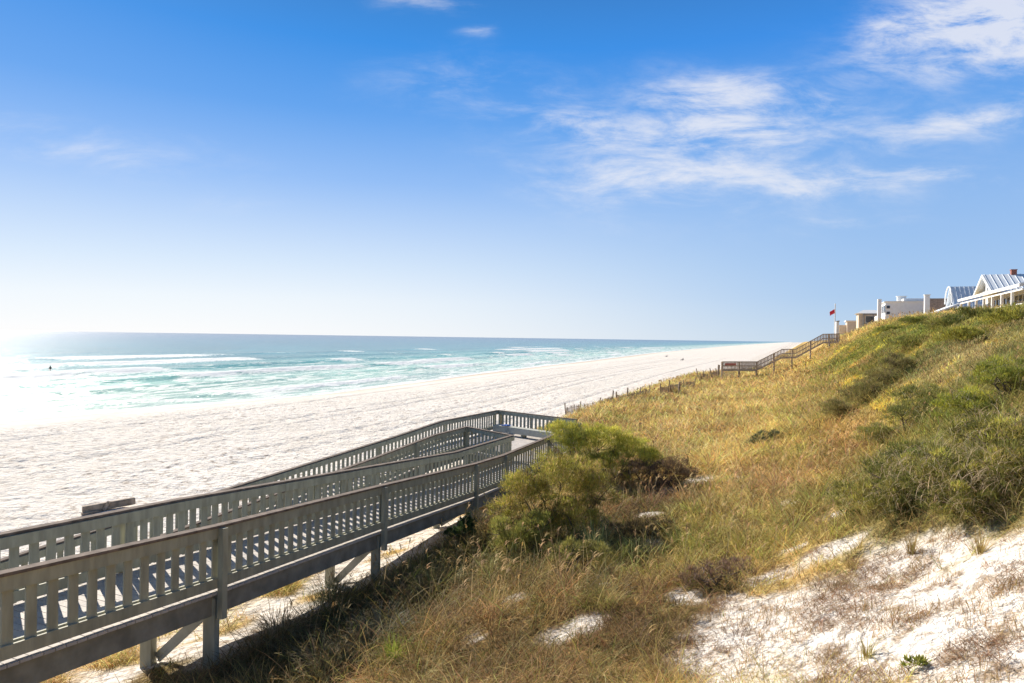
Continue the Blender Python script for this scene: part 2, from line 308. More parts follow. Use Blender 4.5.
# ------------------------------------------------------------------ sea
def build_sea():
    Ys = np.concatenate([np.arange(-60, 40, 4), np.arange(40, 260, .8), np.geomspace(261, 40000, 150)])
    off = np.concatenate([np.arange(-14, 110, .55), np.geomspace(111, 60000, 190)])
    O, Yg = np.meshgrid(off, Ys); S = shoreS(Yg)-O; X = XS(S, Yg)
    warp = 5*fbm(Yg/60, O/90, 3)+1.5*fbm(Yg/11, O/30, 3); ph = (O+warp)
    near = sm(-3, 10, O)*(1-sm(160, 420, O))*(1-sm(500, 1200, Yg))
    Z = np.zeros_like(O); crest = np.zeros_like(O)
    for c0, wd, amp, sd in ((9, 1.6, .22, 3), (24, 2.2, .42, 11), (41, 2.4, .50, 23), (63, 3.0, .55, 37), (92, 4, .40, 51), (128, 5, .35, 63)):
        d = ph-c0-3*vnoise(Yg/45+sd, Yg*0+sd); along = sm(-.35, .5, fbm(Yg/26+sd, Yg*0+sd, 2)+.1)
        shape = np.where(d < 0, np.exp(-(d/wd)**2), np.exp(-(d/(wd*3))**2)); Z = Z+amp*shape*(.4+.6*along)
        crest = np.maximum(crest, along*np.where(d < 0, np.exp(-(d/(wd*2.6))**2), np.exp(-(d/(wd*.9))**2)))
    Z = 1.5*Z*near+.05*near*fbm(X/2.5, Yg/2.5, 3)+.10*sm(60, 200, O)*fbm(X/12, Yg/12, 3)*(1-sm(700, 1500, Yg))
    Z = Z-.35*(1-sm(-14, 0, O))*0
    m = bpy.data.materials.new('sea_water'); m.use_nodes = True; nt = m.node_tree; N = nt.nodes; L = nt.links; b = N['Principled BSDF']
    def attr(k): a = N.new('ShaderNodeAttribute'); a.attribute_name = k; return a.outputs['Fac']
    def math_(op, a_, b_, clamp=False):
        x = N.new('ShaderNodeMath'); x.operation = op; x.use_clamp = clamp
        for i, v in enumerate((a_, b_)):
            if isinstance(v, (int, float)): x.inputs[i].default_value = v
            else: L.new(v, x.inputs[i])
        return x.outputs[0]
    def mrange(v, a, b_, c=0, d=1, smooth=True):
        x = N.new('ShaderNodeMapRange'); x.interpolation_type = 'SMOOTHSTEP' if smooth else 'LINEAR'; x.inputs[1].default_value = a; x.inputs[2].default_value = b_; x.inputs[3].default_value = c; x.inputs[4].default_value = d; L.new(v, x.inputs[0]); return x.outputs[0]
    o = attr('off'); t = attr('along'); cb = N.new('ShaderNodeCombineXYZ'); L.new(math_('MULTIPLY', o, .16), cb.inputs[0]); L.new(math_('MULTIPLY', t, .045), cb.inputs[1])
    def noise(vec, sc, det, rg=.6, dist=0):
        n = N.new('ShaderNodeTexNoise'); n.inputs['Scale'].default_value = sc; n.inputs['Detail'].default_value = det; n.inputs['Roughness'].default_value = rg; n.inputs['Distortion'].default_value = dist; L.new(vec, n.inputs['Vector']); return n.outputs[0]
    cl = N.new('ShaderNodeValToRGB'); L.new(mrange(math_('LOGARITHM', math_('MAXIMUM', math_('ADD', o, 6), 5), 10), .7, 3.7, 0, 1, False), cl.inputs[0])
    e = cl.color_ramp.elements; e[0].position = 0; e[0].color = (.52, .60, .50, 1); e[1].position = 1; e[1].color = (.006, .06, .15, 1)
    for p, c in ((.25, (.27, .50, .36)), (.36, (.11, .33, .26)), (.48, (.035, .21, .22)), (.62, (.012, .15, .20)), (.80, (.008, .09, .18))): q = e.new(p); q.color = (*c, 1)
    big = noise(cb.outputs[0], .35, 4); hs = N.new('ShaderNodeHueSaturation'); L.new(cl.outputs[0], hs.inputs['Color']); L.new(mrange(big, .3, .7, .70, 1.25), hs.inputs['Value'])
    # foam
    lace = noise(cb.outputs[0], 3.0, 9, .72, .6); fine = noise(cb.outputs[0], 9.0, 8, .75, .4)
    surf = math_('MULTIPLY', mrange(o, 95, 30), mrange(o, -8, 2)); crest_a = attr('crest')
    f1 = mrange(math_('ADD', lace, math_('MULTIPLY', surf, .115)), .57, .69)
    f1 = math_('MULTIPLY', math_('MULTIPLY', f1, mrange(o, 120, 70)), .82)
    f2 = mrange(math_('ADD', math_('MULTIPLY', crest_a, .60), fine), .84, .98)
    f3 = mrange(math_('ADD', math_('MULTIPLY', mrange(o, 10, 0), .5), lace), .80, .98)
    cap = math_('MULTIPLY', mrange(noise(cb.outputs[0], 2.2, 10, .75), .735, .76), mrange(o, 2500, 300))
    foam = math_('MAXIMUM', math_('MAXIMUM', f1, f2), math_('MAXIMUM', f3, cap))
    mx = N.new('ShaderNodeMix'); mx.data_type = 'RGBA'; L.new(foam, mx.inputs[0]); L.new(hs.outputs[0], mx.inputs[6]); mx.inputs[7].default_value = (.76, .78, .78, 1); L.new(mx.outputs[2], b.inputs['Base Color'])
    L.new(mrange(foam, 0, 1, .17, .8), b.inputs['Roughness']); b.inputs['IOR'].default_value = 1.33; L.new(mrange(foam, 0, 1, .20, .03), b.inputs['Specular IOR Level'])
    geo = N.new('ShaderNodeNewGeometry'); mp = N.new('ShaderNodeMapping'); mp.inputs['Rotation'].default_value = (0, 0, R(22)); mp.inputs['Scale'].default_value = (1, .45, 1); L.new(geo.outputs['Position'], mp.inputs[0])
    bp = N.new('ShaderNodeBump'); bp.inputs['Strength'].default_value = 1; bp.inputs['Distance'].default_value = .30; L.new(noise(mp.outputs[0], .9, 7, .6), bp.inputs['Height'])
    bp2 = N.new('ShaderNodeBump'); bp2.inputs['Strength'].default_value = 1; bp2.inputs['Distance'].default_value = 1.1; L.new(noise(mp.outputs[0], .09, 5, .6), bp2.inputs['Height']); L.new(bp.outputs[0], bp2.inputs['Normal']); L.new(bp2.outputs[0], b.inputs['Normal'])
    return tag(grid_mesh('sea_water', X, Yg, Z, m, dict(off=O, along=Yg, crest=crest*near)), kind='structure')
build_sea()

# ------------------------------------------------------------------ vegetation
def ramp_clear(X, Y):
    s = SX(X, Y); return np.ones_like(X, bool)
def scatter(n, s0, s1, y0, y1):
    """points over the dune, evenly per unit of log depth so that far ground is as finely covered as near ground"""
    Y = np.exp(U(math.log(y0), math.log(y1), n)); s = U(s0, s1, n)
    X = XS(s, Y); k = X/Y; ok = (k < .85) & (k > -.8)
    return X[ok], Y[ok]
def under_deck(X, Y):
    s = SX(X, Y); return (s > -10.6) & (s < -8.3) & (Y < 27)
def dune_grass():
    parts = []
    for n, s0, s1, y0, y1, k in ((34000, -14.5, 13, 6.3, 60, 15), (9000, -14.5, 13, 45, 130, 14), (4500, -14.5, 26, 90, 260, 12), (5000, -14.5, 30, 25, 120, 12), (1500, -12.5, -9, 5, 28, 14)):
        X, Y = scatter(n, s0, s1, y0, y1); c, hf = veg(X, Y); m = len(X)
        ts = np.clip(np.exp(.42*rng.standard_normal(m)), .4, 2.3)*(1+.25*fbm(X/1.3, Y/1.3, 2)); tone = np.clip(1+.30*rng.standard_normal(m), .4, 1.8); hue = 1+.10*rng.standard_normal((m, 3))
        kind = U(0, 1, m); c = c*tone[:, None]*hue
        dd = kind < .16; c[dd] = c[dd]*.4+np.array([.17, .115, .07])*.6
        gg = (kind > .91); c[gg] = c[gg]*np.array([.72, .98, .6])
        scale = np.maximum(1, Y/28)
        sp = .075*ts*np.maximum(1, Y/22)
        rep = lambda a: np.repeat(a, k, 0)
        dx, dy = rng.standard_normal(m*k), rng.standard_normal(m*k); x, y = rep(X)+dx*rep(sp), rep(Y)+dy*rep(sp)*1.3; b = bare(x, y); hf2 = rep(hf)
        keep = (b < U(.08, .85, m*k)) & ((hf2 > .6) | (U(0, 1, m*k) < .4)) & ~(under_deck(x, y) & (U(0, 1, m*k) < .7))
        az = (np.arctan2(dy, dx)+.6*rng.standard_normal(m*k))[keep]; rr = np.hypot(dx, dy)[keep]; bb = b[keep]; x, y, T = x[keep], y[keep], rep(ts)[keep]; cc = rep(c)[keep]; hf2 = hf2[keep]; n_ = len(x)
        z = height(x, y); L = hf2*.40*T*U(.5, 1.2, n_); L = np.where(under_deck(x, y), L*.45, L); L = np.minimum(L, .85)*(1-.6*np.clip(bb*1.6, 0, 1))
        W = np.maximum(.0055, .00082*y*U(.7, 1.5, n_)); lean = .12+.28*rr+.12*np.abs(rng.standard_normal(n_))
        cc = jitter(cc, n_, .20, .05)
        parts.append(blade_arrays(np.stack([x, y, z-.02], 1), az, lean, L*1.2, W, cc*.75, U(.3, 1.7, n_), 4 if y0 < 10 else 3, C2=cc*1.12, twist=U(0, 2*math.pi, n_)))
    # taller flowering stalks with drooping seed heads
    X, Y = scatter(4500, -13, 12, 9, 85); c, hf = veg(X, Y); k = (bare(X, Y) < .5) & (hf > .7) & (fbm(X/2.5+11, Y/2.5, 2) > -.1) & ~under_deck(X, Y); X, Y = X[k], Y[k]; m = len(X); Z = height(X, Y); az = 1.1*rng.standard_normal(m)+.3
    hgt = U(.5, .95, m); ln = np.abs(rng.standard_normal(m))*.14; cs = jitter((.62, .47, .24), m, .2, .05); w = np.maximum(.004, .0006*Y)
    parts.append(blade_arrays(np.stack([X, Y, Z], 1), az, ln, hgt, w, cs*.9, .35, 4, C2=cs))
    a1, a2 = ln+.35*.5, hgt*.93; tip = np.stack([X+np.cos(az)*np.sin(a1)*a2, Y+np.sin(az)*np.sin(a1)*a2, Z+np.cos(a1)*a2], 1)
    for q in range(3): parts.append(blade_arrays(tip-np.array([0, 0, .03*q]), az+.5*rng.standard_normal(m), ln+.5, U(.10, .2, m), w*2.6, cs*np.array([.85, .75, .65]), 1.2, 3))
    tag(blades_object('dune_grass', parts, M['grass']), 'dry golden dune grass covering the whole slope', 'grass', kind='stuff')
dune_grass()
def crest_cover():
    X, Y = scatter(420000, 3, 26, 16, 115); c, hf = veg(X, Y)
    keep = (hf < .72) & (fbm(X/.9, Y/.9, 3) > -.35+U(-.25, .25, len(X))); X, Y, c = X[keep], Y[keep], c[keep]; n = len(X)
    mound = .55*np.clip(fbm(X/1.4+5, Y/1.6, 3)+.25, 0, 1); Z = height(X, Y)+mound*U(.2, 1, n)**.5
    g = fbm(X/1.1+80, Y/1.6, 3)
    c = jitter(c, n, .3, .08); c = c*(1+.45*g[:, None]); dk = g < -.25; c[dk] *= np.array([.75, .9, .8])
    yel = g > .3; c[yel] *= np.array([1.45, 1.3, .8]); br = fbm(X/1.4+33, Y/2+3, 2) > .35; c[br] *= np.array([1.0, .85, 1.1])
    parts = [blade_arrays(np.stack([X, Y, Z], 1), U(0, 6.28, n), U(0, 1.2, n), U(.08, .2, n), np.maximum(.012, .0011*Y), c, U(0, .8, n), 2, twist=U(0, 6.28, n))]
    tag(blades_object('green_ground_cover', parts, M['leaf']), 'low olive green ground cover along the dune crest', 'ground cover', kind='stuff')
crest_cover()
def litter():
    X, Y = scatter(210000, -3, 6, 6.3, 17); b = bare(X, Y); cl = fbm(X/.55+3, Y/.55, 4)
    k = (b > .2) & (cl > .17+U(-.22, .30, len(X))); X, Y = X[k], Y[k]; n = len(X); Z = height(X, Y)+.006+.05*np.clip(cl[k]-.12, 0, 1)*U(0, 1, n)
    c = jitter((.34, .215, .12), n, .40, .08)
    a = blade_arrays(np.stack([X, Y, Z], 1), U(0, 6.28, n), U(.85, 1.55, n), U(.05, .22, n), U(.004, .009, n), c, U(-.2, .25, n), 2, twist=U(0, 6.28, n))
    # thin stray stems and short tufts standing in the sand
    X, Y = scatter(5200, -3, 6, 6.3, 16); b = bare(X, Y); k = (b > .4) & (fbm(X/.8, Y/.8, 2) > -.1); X, Y = X[k], Y[k]
    X = np.repeat(X, 9)+.05*rng.standard_normal(len(X)*9); Y = np.repeat(Y, 9)+.05*rng.standard_normal(len(Y)*9); n = len(X); Z = height(X, Y)
    c = jitter((.44, .30, .14), n, .3, .08)
    d = blade_arrays(np.stack([X, Y, Z-.01], 1), U(0, 6.28, n), U(.1, .9, n), U(.08, .24, n), U(.004, .007, n), c, U(.2, 1.2, n), 3)
    tag(blades_object('dry_litter', [a, d], M['grass']), 'brown twigs and dead stems strewn over bare white sand', 'litter', kind='stuff')
litter()

def grass_clump(px, py, n, L, W, color, label, spread=.12, curl=(.6, 1.8), lean=.45, color2=None, r0=None):
    p = ray(px, py); t = tag(bpy.data.objects.new('grass_clump', None), label, 'grass clump') if False else None
    X = p.x+spread*rng.standard_normal(n); Y = p.y+spread*rng.standard_normal(n); Z = height(X, Y)-.01
    az = np.arctan2(Y-p.y, X-p.x)+.5*rng.standard_normal(n)
    c = jitter(color, n, .25, .06)
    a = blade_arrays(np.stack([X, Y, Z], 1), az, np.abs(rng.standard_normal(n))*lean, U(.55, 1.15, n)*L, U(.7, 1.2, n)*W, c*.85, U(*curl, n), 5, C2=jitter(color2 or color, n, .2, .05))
    return tag(blades_object('grass_clump', [a], M['grass'], origin=p), label, 'grass clump')
grass_clump(283, 640, 420, .75, .010, (.42, .33, .20), 'pale dry grass clump drooping left at the bottom edge, below the ramp', .14, (.8, 2.2))
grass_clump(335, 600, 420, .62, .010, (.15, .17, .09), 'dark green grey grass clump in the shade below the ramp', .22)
grass_clump(385, 640, 300, .62, .009, (.26, .25, .17), 'grey arching grass clump left of the bright green one in the bottom foreground', .16)
grass_clump(398, 662, 160, .42, .010, (.36, .42, .07), 'small bright yellow green grass clump in the bottom foreground', .07, (.2, 1.0), .3)
grass_clump(330, 668, 260, .55, .010, (.34, .26, .15), 'straw coloured grass clump arching over the bottom edge left of centre', .16)
grass_clump(440, 590, 300, .6, .010, (.22, .21, .09), 'olive grass clump at the edge of the ramp shadow', .2)
grass_clump(597, 553, 260, .85, .012, (.24, .28, .13), 'tall grey green grass clump in front of the dark brush', .16, (.2, 1.2), .35)
grass_clump(625, 560, 200, .6, .011, (.34, .34, .09), 'olive grass clump just right of the tall grey green one', .16)
grass_clump(603, 608, 200, .5, .009, (.38, .32, .10), 'yellow green grass clump above the small round sand patch', .13)
grass_clump(695, 548, 420, .55, .010, (.30, .33, .08), 'broad bright green grass clump on the middle slope', .35)
grass_clump(835, 590, 220, .30, .007, (.26, .19, .11), 'flattened brown grass clump in the middle of the bare sand', .20, (.8, 2.0), .9)
grass_clump(745, 640, 240, .28, .007, (.26, .17, .11), 'flattened brown grass clump on the sand by the bottom edge', .22, (.8, 2.0), .9)
grass_clump(985, 555, 60, .30, .009, (.45, .33, .12), 'thin straw tuft on bare sand near the right edge', .03, (.1, .7), .35)
grass_clump(916, 555, 70, .38, .009, (.38, .29, .12), 'thin straw tuft casting a long shadow below the large thicket', .03, (.1, .8), .35)
grass_clump(872, 660, 55, .28, .009, (.40, .33, .10), 'small yellow tuft alone near the bottom edge of the sand', .03, (.1, .7), .3)

def shrub(px, py, lobes, nleaf, cols, label, leafL=.10, leafW=.012, density_noise=.35, stems=8, vines=0, vine_col=(.42, .36, .26), name='shrub', upright=.6, Yd=None, cat='shrub', bright=1.5):
    """lobes: (dx, dy, dz, rx, ry, rz) metres from the base; cols: list of leaf colours mixed by clump"""
    p = ray(px, py); t = thing(name, p, label, cat)
    lobes = [(l[0], l[1], l[2]+float(height(p.x+l[0], p.y+l[1]))-p.z, l[3], l[4], l[5]) for l in lobes]
    P = []; Nn = []; G = []; vol = np.array([l[3]*l[4]+l[3]*l[5] for l in lobes]); vol = vol/vol.sum()
    for l, f in zip(lobes, vol):
        n = int(nleaf*f); d = rng.standard_normal((n, 3)); d /= np.linalg.norm(d, axis=1)[:, None]; d[:, 2] = np.where(d[:, 2] < -.35, -d[:, 2], d[:, 2])
        npf = max(6, int(40*min(1.6, (l[3]+l[5])/1.4))); pc = rng.standard_normal((npf, 3)); pc /= np.linalg.norm(pc, axis=1)[:, None]; pc[:, 2] = np.where(pc[:, 2] < -.5, -pc[:, 2], pc[:, 2]); pr = U(.55, 1.02, npf)
        w_ = rng.integers(0, npf, n); inner = U(0, 1, n) < .25; pd = d; d = pc[w_]*pr[w_][:, None]+pd*(np.abs(rng.standard_normal(n))*.5+.5).clip(0, 1.15)[:, None]*U(.15, .28, npf)[w_][:, None]
        d = np.where(inner[:, None], pd*U(.2, .9, n)[:, None], d); r = np.ones(n)
        bumpy = 1+.22*fbm(d[:, 0]*2.4+l[0]*3, d[:, 1]*2.4+d[:, 2]*2+l[1], 3)+.10*fbm(d[:, 0]*7+l[2], d[:, 2]*7+d[:, 1]*5, 2)
        P.append(np.array(p)+np.array(l[:3])+d*np.array(l[3:])[None]*(r*bumpy)[:, None]); Nn.append((d+pd)/np.linalg.norm(d+pd, axis=1)[:, None].clip(.05)); G.append(rng.random(npf)[w_])
    P = np.concatenate(P); Nn = np.concatenate(Nn); G = np.concatenate(G)*2-1
    q = P*1.0; g = vnoise(q[:, 0]*3.2+q[:, 2]*2.1, q[:, 1]*3.2-q[:, 2]*2.7); g2 = vnoise(q[:, 0]*9+q[:, 2]*5, q[:, 1]*9-q[:, 2]*7)
    keep = (g2*.6+g*.4 > -density_noise) & (P[:, 2] > height(P[:, 0], P[:, 1])-.05); P, Nn, g, G = P[keep], Nn[keep], g[keep], G[keep]; n = len(P); g = g*.5+G*.55
    idx = np.clip(((g+1)/2*len(cols)+U(-.5, .5, n)).astype(int), 0, len(cols)-1); c = jitter(np.array(cols)[idx]*bright, n, .22, .06)
    az = np.arctan2(Nn[:, 1], Nn[:, 0])+.8*rng.standard_normal(n); lean = np.arccos(np.clip(Nn[:, 2]*(1-upright)+upright, -1, 1))+.35*rng.standard_normal(n)
    blades_object('foliage', [blade_arrays(P, az, lean, U(.6, 1.4, n)*leafL, leafW*U(.7, 1.3, n), c, U(-.2, .9, n), 2, twist=U(0, 6.28, n))], M['leaf'], t)
    mb = MB()
    for k in range(stems):
        l = lobes[k % len(lobes)]; d = rng.standard_normal(3)*.45; d[2] = abs(d[2])
        e = np.array(p)+np.array(l[:3])+d*np.array(l[3:])*.85; s0 = np.array(p)+np.array([l[0]*.55+U(-.1, .1), l[1]*.55+U(-.1, .1), 0]); s0[2] = height(s0[0], s0[1])-.05
        q_ = min(1, max(l[3:])/.5); m1 = (s0*.6+e*.4)+np.array([U(-.15, .15), U(-.15, .15), .1])*q_; m2 = (s0*.25+e*.75)+np.array([U(-.1, .1), U(-.1, .1), .05])*q_
        rs = min(1, max(l[3:])/.5); mb.tube([s0, m1, m2, e], [.03*rs, .022*rs, .014*rs, .005*rs], 5)
        for j in range(3):
            b0 = m1 if j < 1 else m2; e2 = b0+(rng.standard_normal(3)*.4+np.array([0, 0, .3]))*np.array(l[3:])*.8; mb.tube([b0, (b0+e2)/2+U(-.04, .04, 3)*rs, e2], [.012*rs, .008*rs, .003*rs], 4)
    mb.build('stems', M['bark'], t)
    if vines:
        l = np.array(lobes)[rng.integers(0, len(lobes), vines)]; d = rng.standard_normal((vines, 3)); d /= np.linalg.norm(d, axis=1)[:, None]; d[:, 2] = np.abs(d[:, 2]); d[:, 1] = np.where(U(0, 1, vines) < .6, -np.abs(d[:, 1]), d[:, 1])
        V0 = np.array(p)+l[:, :3]+d*l[:, 3:]*1.02
        blades_object('dry_twigs', [blade_arrays(V0, U(0, 6.28, vines), U(.2, 1.5, vines), U(.18, .5, vines), U(.005, .010, vines), jitter(vine_col, vines, .25, .05), U(.6, 2.2, vines), 6, twist=U(0, 6.28, vines))], M['grass'], t)['kind'] = 'stuff'
    return t
YG = [(.09, .10, .025), (.18, .18, .035), (.28, .27, .05), (.38, .34, .07)]
shrub(566, 542, [(-.9, .3, .95, .85, .8, .7), (0, .5, 1.3, .95, .9, .8), (.8, .5, 1.15, .75, .8, .65), (-1.35, .2, .6, .55, .55, .5), (.3, -.3, .45, .9, .7, .6), (-.5, -.3, .35, .7, .6, .5)], 56000,
      [(.10, .075, .035), (.16, .13, .04), (.22, .20, .045), (.33, .30, .06), (.46, .34, .14)], 'large olive bush with pinkish seed heads against the near end of the landing rail', .085, .012, .22, 20, 260, (.48, .34, .22))
shrub(636, 540, [(0, 0, .10, .6, .4, .28), (.7, .2, .12, .5, .4, .25), (-.5, .3, .15, .5, .4, .3)], 7000, [(.05, .04, .025), (.08, .06, .03), (.11, .08, .04)], 'very dark low brush added as shade in the hollow right of the large olive bush', .08, .009, .2, 8, 90, (.22, .16, .11))  # dark brush added where only shadow fills the hollow
shrub(604, 484, [(-.9, .3, 1.2, .9, .9, .6), (.1, .4, 1.35, 1.0, 1.0, .65), (1.1, .2, .95, .9, .9, .6), (1.7, 0, .6, .7, .7, .5), (-1.35, .7, 1.7, .9, .8, .6), (0, -.3, .6, 1.3, .8, .6)], 46000, YG, 'feathery yellow green bush behind the large olive bush', .10, .013, .3, 18, bright=1.95)
shrub(524, 556, [(-.3, 0, .45, .55, .5, .5), (.35, .1, .5, .5, .5, .5), (0, -.2, .3, .6, .5, .35)], 9000, [(.12, .13, .04), (.2, .2, .05), (.28, .27, .07)], 'small olive bush low in front of the large olive bush', .09, .010, .3, 8)
shrub(574, 575, [(0, 0, .35, .55, .45, .35), (.5, .1, .3, .4, .4, .3)], 5000, [(.10, .10, .04), (.17, .16, .05), (.24, .22, .06)], 'low dull green bush between the large olive bush and the tall grass', .09, .009, .25, 6)
shrub(662, 492, [(-.6, .3, .5, .9, .7, .5), (.4, .3, .45, .8, .7, .5), (1.0, .5, .25, .6, .6, .35), (0, -.2, .2, .8, .5, .35)], 20000, [(.08, .06, .04), (.13, .09, .055), (.18, .12, .06)], 'dark brown half dead bush right of the yellow green bush', .09, .010, .25, 10, 260, (.25, .17, .12))
shrub(468, 546, [(0, 0, .3, .35, .3, .32), (.05, .1, .5, .22, .2, .25), (-.3, .1, .25, .3, .3, .25)], 6000, [(.03, .05, .02), (.05, .08, .03), (.10, .13, .04)], 'dark green upright bush beside the ramp posts', .06, .013, .3, 6)
shrub(765, 446, [(0, 0, .15, .55, .5, .45), (.35, .1, .15, .4, .4, .3), (-.35, 0, .12, .35, .35, .25)], 5000, [(.045, .055, .035), (.07, .085, .045), (.11, .12, .055)], 'small round dark bush alone on the golden slope', .08, .014, .3, 4)
shrub(868, 402, [(-1.0, .2, .15, .8, .8, .5), (0, .4, .25, .9, .9, .6), (.9, .6, .3, .9, .9, .6), (1.7, .9, .4, .8, .8, .6)], 26000, [(.11, .09, .045), (.15, .13, .05), (.20, .17, .06), (.17, .18, .05)], 'brownish green bush left above the large thicket on the upper slope', .09, .014, .4, 8, 300, (.32, .24, .15))
BG = [(.07, .085, .022), (.12, .125, .03), (.18, .165, .045), (.25, .22, .06), (.36, .34, .07)]
shrub(935, 505, [(-.5, .3, .15, .6, .5, .38), (0, .3, .25, .7, .6, .45), (.5, .4, .25, .7, .6, .45), (.2, 1.1, .3, .8, .7, .5), (-.4, 1.4, .25, .8, .7, .45), (.5, 1.9, .3, .8, .8, .45)], 46000, BG, 'large dark olive thicket at the right with dry twigs over it', .085, .013, .25, 12, 1000, (.52, .41, .25), bright=1.45)
shrub(1010, 508, [(-.3, .4, .2, .65, .6, .45), (.4, .3, .2, .7, .6, .45), (0, 1.0, .35, .8, .7, .5), (.9, .9, .3, .8, .8, .55), (.1, 1.8, .4, .9, .8, .5), (1.1, 1.8, .4, .9, .8, .5), (.6, 2.8, .4, 1.0, .9, .5)], 62000, BG, 'large twiggy thicket cut off by the right edge', .085, .013, .25, 14, 2200, (.56, .44, .28), bright=1.45)
shrub(908, 508, [(0, 0, .35, .35, .35, .42), (.4, .1, .45, .35, .3, .42)], 7000, [(.16, .22, .03), (.26, .33, .04), (.36, .40, .05)], 'bright yellow green bush at the lower left corner of the thicket', .10, .011, .35, 6)
shrub(1005, 404, [(-.6, .3, .2, .8, .8, .45), (.4, .4, .25, .9, .8, .5)], 16000, [(.12, .14, .035), (.2, .21, .045), (.34, .33, .05)], 'yellowish green bush above the thicket at the right edge', .09, .012, .35, 8, 300)
shrub(905, 434, [(-.6, .3, .15, .7, .7, .38), (.4, .4, .25, .8, .8, .42), (1.1, .9, .35, .8, .8, .45)], 18000, [(.12, .13, .04), (.17, .17, .05), (.25, .23, .06)], 'low olive bush just left above the dark thicket', .09, .011, .35, 8, 300)
shrub(950, 331, [(0, 0, .2, 1.2, 1.4, .5), (1.6, .5, .25, 1.2, 1.4, .5), (-1.4, .6, .15, 1.1, 1.3, .4)], 15000, [(.10, .11, .03), (.15, .15, .04), (.22, .20, .05)], 'dark olive brush mound high on the crest in front of the brown roofed house', .13, .03, .3, 4, 60)
shrub(890, 333, [(0, 0, .15, 1.2, 1.5, .45), (1.5, -.5, .2, 1.0, 1.3, .45)], 11000, [(.10, .12, .03), (.16, .17, .04), (.26, .25, .05)], 'low dark olive brush on the crest below the white flat roofed house', .13, .03, .3, 4, 40)
shrub(1008, 326, [(0, 0, .2, 1.0, 1.2, .45), (-1.4, .4, .2, 1.0, 1.2, .4)], 12000, [(.14, .14, .035), (.22, .21, .045), (.34, .31, .06)], 'yellow olive brush mound on the crest in front of the porch', .12, .024, .3, 4, 60)
shrub(722, 588, [(0, 0, .2, .45, .35, .25), (.35, .1, .2, .35, .3, .22), (-.35, .05, .18, .3, .3, .2)], 4500, [(.12, .08, .06), (.17, .11, .075), (.2, .14, .08)], 'low purplish brown bush at the left edge of the bare sand', .08, .008, .1, 10, 80, (.25, .18, .14))
shrub(922, 672, [(0, 0, .04, .14, .1, .06), (.08, .05, .03, .1, .08, .05)], 260, [(.16, .18, .03), (.24, .25, .05)], 'tiny leafy green plant on the bare sand at the bottom edge', .05, .018, .6, 3, name='leafy_plant', cat='plant')

# ------------------------------------------------------------------ boardwalk
def lerp_poly(pts, d):
    pts = [Vector(p) for p in pts]; acc = 0
    for a, b in zip(pts, pts[1:]):
        l = (Vector((b.x, b.y, 0))-Vector((a.x, a.y, 0))).length
        if d <= acc+l+1e-6: return a.lerp(b, max(0, (d-acc)/l))
        acc += l
    return pts[-1]
def plen(pts): return sum((Vector((b[0]-a[0], b[1]-a[1], 0))).length for a, b in zip(pts, pts[1:]))
RH = 1.07
def railing(parent, top, side, posts, pitch=.27, bw=.135, joist=True, jh=.34, outer=1, name='railing', end_at=None):
    """top: points of the top of the cap; side=+1/-1: which side of the line is the walking side (left of travel = +1); posts: distances"""
    mb = MB(); cap = MB(); L = plen(top); o = -side*.05
    for a, b in zip(top, top[1:]):
        mb.slat(a, b, -.215, -.042, o, .034); mb.slat(a, b, -RH+.065, -RH+.225, o, .034)
        mb.slat(a, b, -.215, -.044, -o*1.5, .034); mb.slat(a, b, -RH+.065, -RH+.222, -o*1.5, .034)
        cap.slat(a, b, -.04, 0, o*.4, .15)
    n = int(L/pitch)
    for i in range(n+1):
        d = (i+.5)*pitch+U(-.008, .008); bw_ = bw+U(-.006, .004)
        if d+bw/2 > L: break
        mb.slat(lerp_poly(top, d-bw_/2), lerp_poly(top, d+bw_/2), -RH+.05, -.06, side*.012+U(-.003, .003), .026)
    pr = mb.build(name, M['rail'], parent, bevel=0); c = cap.build('rail_cap', M['cap'], pr)
    for d in posts:
        a = lerp_poly(top, d-.055); b = lerp_poly(top, d+.055); pm = MB(); pm.slat(a, b, -RH-.42 if joist else -RH, -.043, o-side*.068, .10)
        pm.build('rail_post', M['rail'], pr)
    if joist:
        jm = MB()
        for a, b in zip(top, top[1:]): jm.slat(a, b, -RH-.045-jh, -RH-.045, o*.2+side*.06, .05)
        jm.build('rim_joist', M['joist'], parent)
    return pr
Zc = CAMH
R1 = [(-9.9, -4, Zc-1.9), (-7.6, 3.0, Zc-2.36), (-5.80, 7.74, Zc-2.75), (-4.68, 10.93, Zc-3.06), (-2.98, 15.7, Zc-3.43), (-1.13, 20.9, Zc-3.87), (-.31, 23.2, Zc-4.00), (1.45, 27.9, Zc-4.05), (3.3, 33.0, Zc-4.05)]
R2 = [(-12.0, -3.2, Zc-1.85), (-9.35, 4.0, Zc-2.42), (-7.26, 9.5, Zc-2.87), (-6.1, 12.5, Zc-3.05), (-3.3, 19.9, Zc-3.66), (-1.9, 23.6, Zc-3.97), (.08, 28.4, Zc-4.05)]
R3 = [(-15.0, 2.1, Zc-5.95), (-10.55, 12, Zc-5.25), (-5.7, 22.8, Zc-4.50), (-4.8, 24.8, Zc-4.36), (-3.2, 28.4, Zc-4.08), (-2.0, 31.0, Zc-4.05)]
R4 = [(-17.0, 2.0, Zc-5.95), (-12.5, 12, Zc-5.22), (-8.6, 20.7, Zc-4.71), (-4.8, 29.15, Zc-4.24), (-3.28, 32.5, Zc-4.0), (-.73, 38.1, Zc-4.05)]
R5 = [(-.73, 38.1, Zc-4.05), (2.7, 34.85, Zc-4.05), (3.3, 34.3, Zc-4.05)]
bw_root = thing('boardwalk', (0, 28, height(0, 28)), 'grey green wooden switchback ramp with slatted railings leading down to the beach', 'boardwalk')
